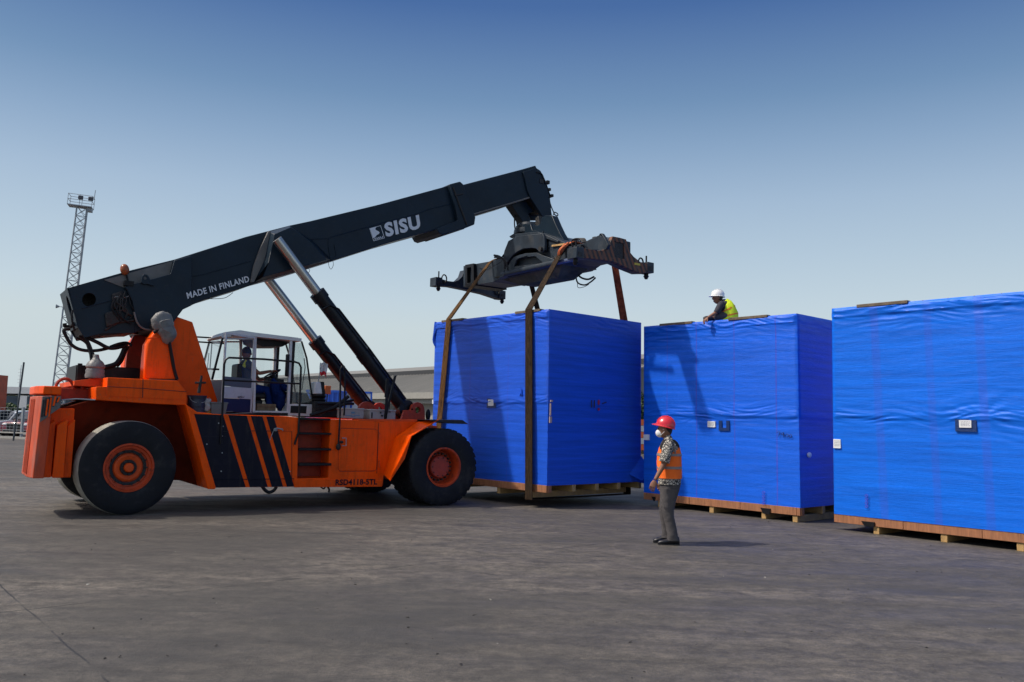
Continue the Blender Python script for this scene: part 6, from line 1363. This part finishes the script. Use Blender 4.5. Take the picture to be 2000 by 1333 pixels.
# shoulders of the vest: two straps over the shoulders
for dy in (-.105, .105):
    mb.loft([[p for p in oval(MPt(xm, yy, dy), rx, .055, 14)] for xm, yy, rx in ((1308, 878, .15), (1308, 870, .145), (1308, 864, .12), (1307, 859, .085))], 1)
mb.build('vest', [VESTO, BLACKC], man)
mb = MB()
for y0, y1 in ((885.5, 890.5), (910.5, 915.5)):
    a0 = rings_px([(y0, 1284, 1330.8 if y0 > 900 else 1330.3, .206 if y0 > 900 else .202, 0), (y1, 1283.2, 1331.6, .209 if y0 > 900 else .206, 0)], 0, .0); mb.loft(a0, 0, cap=False)
mb.tube([MPt(1299, 858, -.16), MPt(1307, 860, -.185), MPt(1314, 866, -.195), MPt(1318, 876, -.20), MPt(1319, 886, -.203)], .012, 6, smooth_path=3)
mb.build('reflective_band', REFL, man)
# shoes
def shoe(toe, heel, dy, n=1):
    mb = MB(); a = MPt(*toe, dy); b = MPt(*heel, dy); a.z = b.z = 0; L_ = (b-a).length; d = (b-a).normalized(); s_ = Vector((-d.y, d.x, 0)); rings = []
    for t, w_, h in ((0, .022, .035), (.08, .042, .055), (.25, .050, .065), (.45, .046, .085), (.65, .042, .115), (.85, .042, .12), (.97, .034, .11), (1, .02, .08)):
        c = a+d*L_*t; rings.append([c+s_*math.cos(q_)*w_+Vector((0, 0, .012+h*.5+math.sin(q_)*h*.5)) for q_ in [2*math.pi*k/14 for k in range(14)]])
    mb.loft(rings); q2 = [(0, .02), (.1, .045), (.3, .053), (.5, .045), (.8, .044), (1, .03)]
    pts = [a+d*L_*t+s_*w_ for t, w_ in q2]+[a+d*L_*t-s_*w_ for t, w_ in reversed(q2)]
    mb._add([p+Vector((0, 0, .022)) for p in pts]+[p+Vector((0, 0, .001)) for p in pts], [tuple(range(len(pts))), tuple(reversed(range(len(pts), 2*len(pts))))]+[(i, len(pts)+i, len(pts)+(i+1) % len(pts), (i+1) % len(pts)) for i in range(len(pts))])
    mb.build('shoe', SHOE, man)
shoe((1285, 1063), (1327, 1063), N_-.0); shoe((1276, 1055), (1306, 1053), F_+.0)

# ---- man sitting on the middle crate
zt2 = SK+HB+BX2.H
xk = BX2.front(1408, 624)[0]; base = BX2.org+BX2.u*xk+BX2.v*.55; base.z = zt2+.02
sit = empty('person', base, 0, 'man in a white hard hat and yellow vest sitting on top of the middle crate', 'person')
SD = base.y
def QP(px, py, dy=0.0): return hit(px, py, Vector((0, SD+dy, 0)), Vector((0, 1, 0)))-base
J = {'pelvis': (QP(1422, 626), .12), 'waist': (QP(1421, 617), .11), 'chest': (QP(1415, 601), (.11, .13)), 'neck0': (QP(1409, 590), .06), 'head': (QP(1405, 584), .06),
     'shN': (QP(1409, 595, -.16), .06), 'elN': (QP(1400, 610, -.22), .045), 'wrN': (QP(1382, 621, -.25), .028), 'shF': (QP(1410, 594, .17), .06), 'elF': (QP(1402, 612, .24), .045), 'wrF': (QP(1394, 622, .18), .028),
     'knN': (QP(1394, 619, -.10), .075), 'anN': (QP(1392, 640, -.10), .045), 'toN': (QP(1384, 641, -.10), .04), 'knF': (QP(1397, 619, .16), .075), 'anF': (QP(1396, 640, .16), .045), 'toF': (QP(1388, 641, .16), .04)}
for k_ in ('anN', 'toN', 'anF', 'toF'): J[k_][0].z = max(J[k_][0].z, .06)
for k_ in ('pelvis',): J[k_][0].z = max(.11, J[k_][0].z)
E_ = [('pelvis', 'waist'), ('waist', 'chest'), ('chest', 'neck0'), ('neck0', 'head'), ('chest', 'shN'), ('shN', 'elN'), ('elN', 'wrN'), ('chest', 'shF'), ('shF', 'elF'), ('elF', 'wrF'), ('pelvis', 'knN'), ('knN', 'anN'), ('anN', 'toN'), ('pelvis', 'knF'), ('knF', 'anF'), ('anF', 'toF')]
b_ = skin_mesh('body', J, E_, SKIN, sit, 'pelvis')
mb = MB(); hc = QP(1401.5, 582.5); head_mesh(mb, hc, 1.02, R(-5)); fingers(mb, J['wrN'][0], QP(1376, 626, -.26)-J['wrN'][0], Vector((.2, .3, -1)), 1, 1.1, curl=.7); fingers(mb, J['wrF'][0], QP(1388, 626, .16)-J['wrF'][0], Vector((.2, .3, -1)), -1, 1.1)
join_into(b_, mb.build('head_and_hands', SKIN, None))
mb = MB(); helmet(mb, hc+Vector((.004, 0, .038)), 1.0, Matrix.Rotation(R(4), 3, 'Y')); mb.build('hard_hat', WHITEH, sit)
mb = MB(); mb.ellipsoid(hc+Vector((.02, 0, .005)), (.088, .083, .115), 24, 14, warp=lambda v: v if v.x > -.03 else Vector((-.03, v.y*.98, v.z))); mb.build('hair', HAIR, sit)
def rq(rows, amp=.006):
    out = []
    for (xc, yc, rx, ry, tl) in rows: out.append([fold(p, amp) for p in oval(QP(xc, yc), rx, ry, 24, Matrix.Rotation(R(tl), 3, 'Y'))])
    return out
mb = MB(); mb.loft(rq([(1421, 626, .17, .19, 0), (1420, 615, .165, .19, -15), (1416, 603, .15, .185, -28), (1411, 594, .12, .17, -35), (1408, 588, .075, .08, -35)]))
for dy in (-1, 1): limb_sleeve(mb, [QP(1410, 593, dy*.13), QP(1407, 597, dy*.18), QP(1402.5, 605, dy*.225), QP(1399.5, 611, dy*.23)], [.065, .07, .066, .064])
mb.build('shirt', DKSH, sit)
mb = MB(); mb.loft(rq([(1422, 627, .215, .215, 0), (1422.5, 616, .20, .21, -15), (1419.5, 604, .175, .205, -28), (1416.5, 596, .145, .18, -35), (1413, 589.5, .10, .13, -40)], .010)); mb.build('vest', VESTY, sit)
mb = MB()
for (a, b) in (((1422.6, 618.6, .206, .215, -14), (1422.5, 616.2, .204, .214, -15)), ((1420.2, 606.6, .183, .210, -26), (1419.6, 604.2, .180, .208, -28))): mb.loft(rq([a, b], 0), cap=False)
mb.tube([QP(1416, 590, -.10), QP(1422, 597, -.13), QP(1426, 606, -.16)], .012, 6); mb.build('vest_trim', REFO, sit)
mb = MB()
for dy, x in ((-.10, 1394), (.16, 1397)):
    kn = QP(x, 618.5, dy); kn.z = max(kn.z, .30) if False else kn.z
    pv_ = QP(1420, 626, dy); pv_.z = max(.09, pv_.z); an = QP(x-1, 640, dy); an.z = .08
    limb_sleeve(mb, [pv_, pv_.lerp(kn, .5)+Vector((0, 0, .01)), kn+Vector((.03, 0, .0)), kn, kn.lerp(an, .5), an], [.105, .10, .088, .082, .07, .06])
mb.build('trousers', TROU, sit)
for dy in (-.10, .16):
    mb = MB(); c = QP(1386, 640, dy); c.z = .045; mb.ellipsoid(c, (.14, .048, .05)); mb.build('shoe', SHOE, sit)

# ---- driver in the cab (local frame of the lift truck, then placed in the world)
def V2W(p): return VO+VE*p[0]+VN*p[1]+Vector((0, 0, p[2]))
seatp = P3(488, 770, 1.60); dbase = V2W(seatp)
drv = empty('person', dbase, 0, 'driver seated in the cab with yellow striped vest and both arms on the wheel', 'person')
def DPt(px, py, v=1.60): return V2W(P3(px, py, v))-dbase
J = {'pelvis': (DPt(486, 764), .13), 'waist': (DPt(483, 745), .12), 'chest': (DPt(481, 722), (.12, .16)), 'neck0': (DPt(481, 703), .06), 'head': (DPt(482, 694), .06),
     'shN': (DPt(483, 709, 1.42), .062), 'elN': (DPt(505, 730, 1.38), .045), 'wrN': (DPt(531, 725, 1.46), .030), 'shF': (DPt(483, 709, 1.80), .062), 'elF': (DPt(505, 742, 1.84), .045), 'wrF': (DPt(528, 738, 1.72), .030),
     'knN': (DPt(520, 762, 1.48), .08), 'anN': (DPt(528, 800, 1.48), .05), 'knF': (DPt(520, 762, 1.74), .08), 'anF': (DPt(528, 800, 1.74), .05)}
E_ = [('pelvis', 'waist'), ('waist', 'chest'), ('chest', 'neck0'), ('neck0', 'head'), ('chest', 'shN'), ('shN', 'elN'), ('elN', 'wrN'), ('chest', 'shF'), ('shF', 'elF'), ('elF', 'wrF'), ('pelvis', 'knN'), ('knN', 'anN'), ('pelvis', 'knF'), ('knF', 'anF')]
b_ = skin_mesh('body', J, E_, SKIN, drv, 'pelvis')
mb = MB(); hc = DPt(481.5, 690); head_mesh(mb, hc, 1.0, VYAW+math.pi)
for wk, v in (('wrN', 1.5), ('wrF', 1.7)): fingers(mb, J[wk][0], VE+Vector((0, 0, .1)), Vector((0, 0, -1)), 1 if wk == 'wrN' else -1, 1.05, curl=.9)
join_into(b_, mb.build('head_and_hands', SKIN, None))
mb = MB(); mb.ellipsoid(hc+Vector((0, 0, .012)), (.100, .092, .125), 24, 14, zmin=-.2); mb.build('hair', HAIR, drv)
mb = MB(); RZ = Matrix.Rotation(VYAW, 3, 'Z')
mb.loft([[p for p in oval(DPt(x, y), rx, ry, 22, RZ)] for x, y, rx, ry in ((486, 768, .16, .19), (484, 748, .15, .19), (481, 725, .145, .205), (481, 712, .13, .20), (481, 704, .08, .10))])
limb_sleeve(mb, [DPt(482, 709, 1.45), DPt(488, 716, 1.40), DPt(497, 723, 1.38)], [.075, .08, .07]); limb_sleeve(mb, [DPt(482, 709, 1.76), DPt(488, 716, 1.82), DPt(497, 726, 1.84)], [.075, .08, .07]); mb.build('shirt', mat('grey_driver_shirt', (.06, .075, .09), .8), drv)
mb = MB()
for a, b in (((474, 716), (481, 704)), ((477, 718), (484, 706))): mb.band([DPt(a[0], a[1], 1.39), DPt(b[0], b[1], 1.40)], VE, .035, .012)
mb.build('vest_stripe', mat('vest_stripe_yellow', (.75, .72, .05), .6), drv)
mb = MB()
for v in (1.48, 1.74): limb_sleeve(mb, [DPt(487, 764, v), DPt(505, 761, v), DPt(520, 762, v), DPt(524, 780, v), DPt(528, 800, v)], [.11, .10, .09, .075, .06])
mb.build('trousers', NAVYB, drv)

# ================================================================== LOOSE THINGS ON THE DECK
def deck_thing(name, px, py, v, label, cat): P_ = V2W(P3(px, py, v)); return empty(name, P_, VYAW, label, cat)
DKB = mat('drum_dark_blue', (.012, .016, .035), .5, var=.3, vscale=9, dirt=(.12, .12, .13), dirt_amt=.5, dscale=9)
dz = PV(540, 813, 0)[1]
def onv(px, v): u, z = PV(px, 808, v); return Vector(V2W((u, v, dz+.004)))
o = empty('paint_drum', onv(383, .30), VYAW, 'tall dark dented drum standing on the deck behind the arch', 'drum'); q = MB()
q.lathe([(.001, 0), (.15, 0), (.16, .01), (.155, .12), (.163, .13), (.158, .28), (.168, .29), (.168, .31), (.172, .32), (.172, .335), (.15, .335), (.145, .31), (.001, .31)], (0, 0, 0), 'z', 28); q.build('shell', DKB, o)
q = MB(); q.tube([(math.cos(a)*.17, -.02+math.sin(a)*.03-.16, .30-abs(math.sin(a*1))*.10) for a in [math.pi*k/8 for k in range(9)]], .005, 5); q.build('handle', GALV, o)
o = empty('plastic_tub', onv(424, .30), VYAW, 'grey plastic tub with a rim standing on the deck by the handrail', 'tub'); q = MB()
q.loft([[Vector((x*s, y*s, z)) for x, y in ((-.15, -.12), (.15, -.12), (.15, .12), (-.15, .12))] for s, z in ((.85, 0), (1, .20), (1.07, .20), (1.07, .225), (.98, .225), (.85, .02))], smooth=False); q.build('shell', mat('tub_grey', (.13, .15, .15), .5, dirt=(.05, .05, .05), dirt_amt=.6, dscale=9), o, bevel=.006)
o = empty('rag_bundle', onv(403, .24), VYAW, 'crumpled pale rag hanging between the drum and the tub', 'rag'); q = MB()
q.ellipsoid((0, 0, .17), (.09, .05, .11), 20, 14, warp=lambda v: v*(1+.5*noise.noise(v*18))); q.build('cloth', mat('pale_rag', (.35, .34, .33), .8, var=.3, vscale=20), o)
o = empty('cardboard_box', onv(401, .30), VYAW, 'small brown carton under the rag on the deck', 'box'); q = MB(); q.box(-.09, .10, -.05, .06, 0, .10); q.build('carton', PINE, o, bevel=.003); q = MB(); q.box(-.02, .02, -.052, -.048, 0, .10); q.build('tape_strip', PLANK, o)
u_, z_ = PV(516, 804, 1.3); o = empty('wooden_box', V2W((u_, 1.18, dz+.02)), VYAW, 'weathered wooden box on the cab floor inside the doorway', 'box'); q = MB()
q.box(-.19, .19, 0, .22, 0, .22)
for k in range(3): q.box(-.195, .195, -.008, .0, .012+k*.072, .072+k*.072)
q.build('boards', mat('old_board', (.15, .11, .06), .8, var=.5, vscale=10, dirt=(.35, .28, .15), dirt_amt=.5, dscale=14), o, bevel=.004)
o = empty('rubbish_pile', onv(463, .35), VYAW, 'flat grey scraps of sheet lying on the deck below the open door', 'scrap'); q = MB()
for k, (x, y, a) in enumerate(((-.12, 0, .1), (.05, .03, -.2), (.15, -.02, .3), (-.25, .02, 0))): q.obox((x, y, .015+.012*k), (.16*math.cos(a), .16*math.sin(a), .01), (-.08*math.sin(a), .08*math.cos(a), 0), (0, 0, .006))
q.build('sheets', BAG, o)
o = empty('flag', V2W(P3(622, 746, 1.2)), VYAW, 'small red and white cloth flag on a stick forward of the cab', 'flag'); q = MB(); q.cyl((0, 0, 0), (.03, 0, .30), .008, seg=6); q.build('stick', GALV, o)
FW_ = MB(); n = 12
def flagp(i, j): x = .02+i/n*.16; z = .30-.02*i/n-(j/10)*.28+.30*.0; return Vector((x, .03*math.sin(i*.9+j*.4), z-.02*math.sin(i*.7)+.12))
vs = [flagp(i, j) for j in range(11) for i in range(n+1)]
FW_._add(vs, [(j*(n+1)+i, j*(n+1)+i+1, (j+1)*(n+1)+i+1, (j+1)*(n+1)+i) for j in range(7) for i in range(n)], 0, True); FW_._add(vs, [(j*(n+1)+i, j*(n+1)+i+1, (j+1)*(n+1)+i+1, (j+1)*(n+1)+i) for j in range(7, 10) for i in range(n)], 1, True)
FW_.build('cloth', [WHITE, mat('flag_red', (.6, .02, .03), .7)], o, fixn=False)
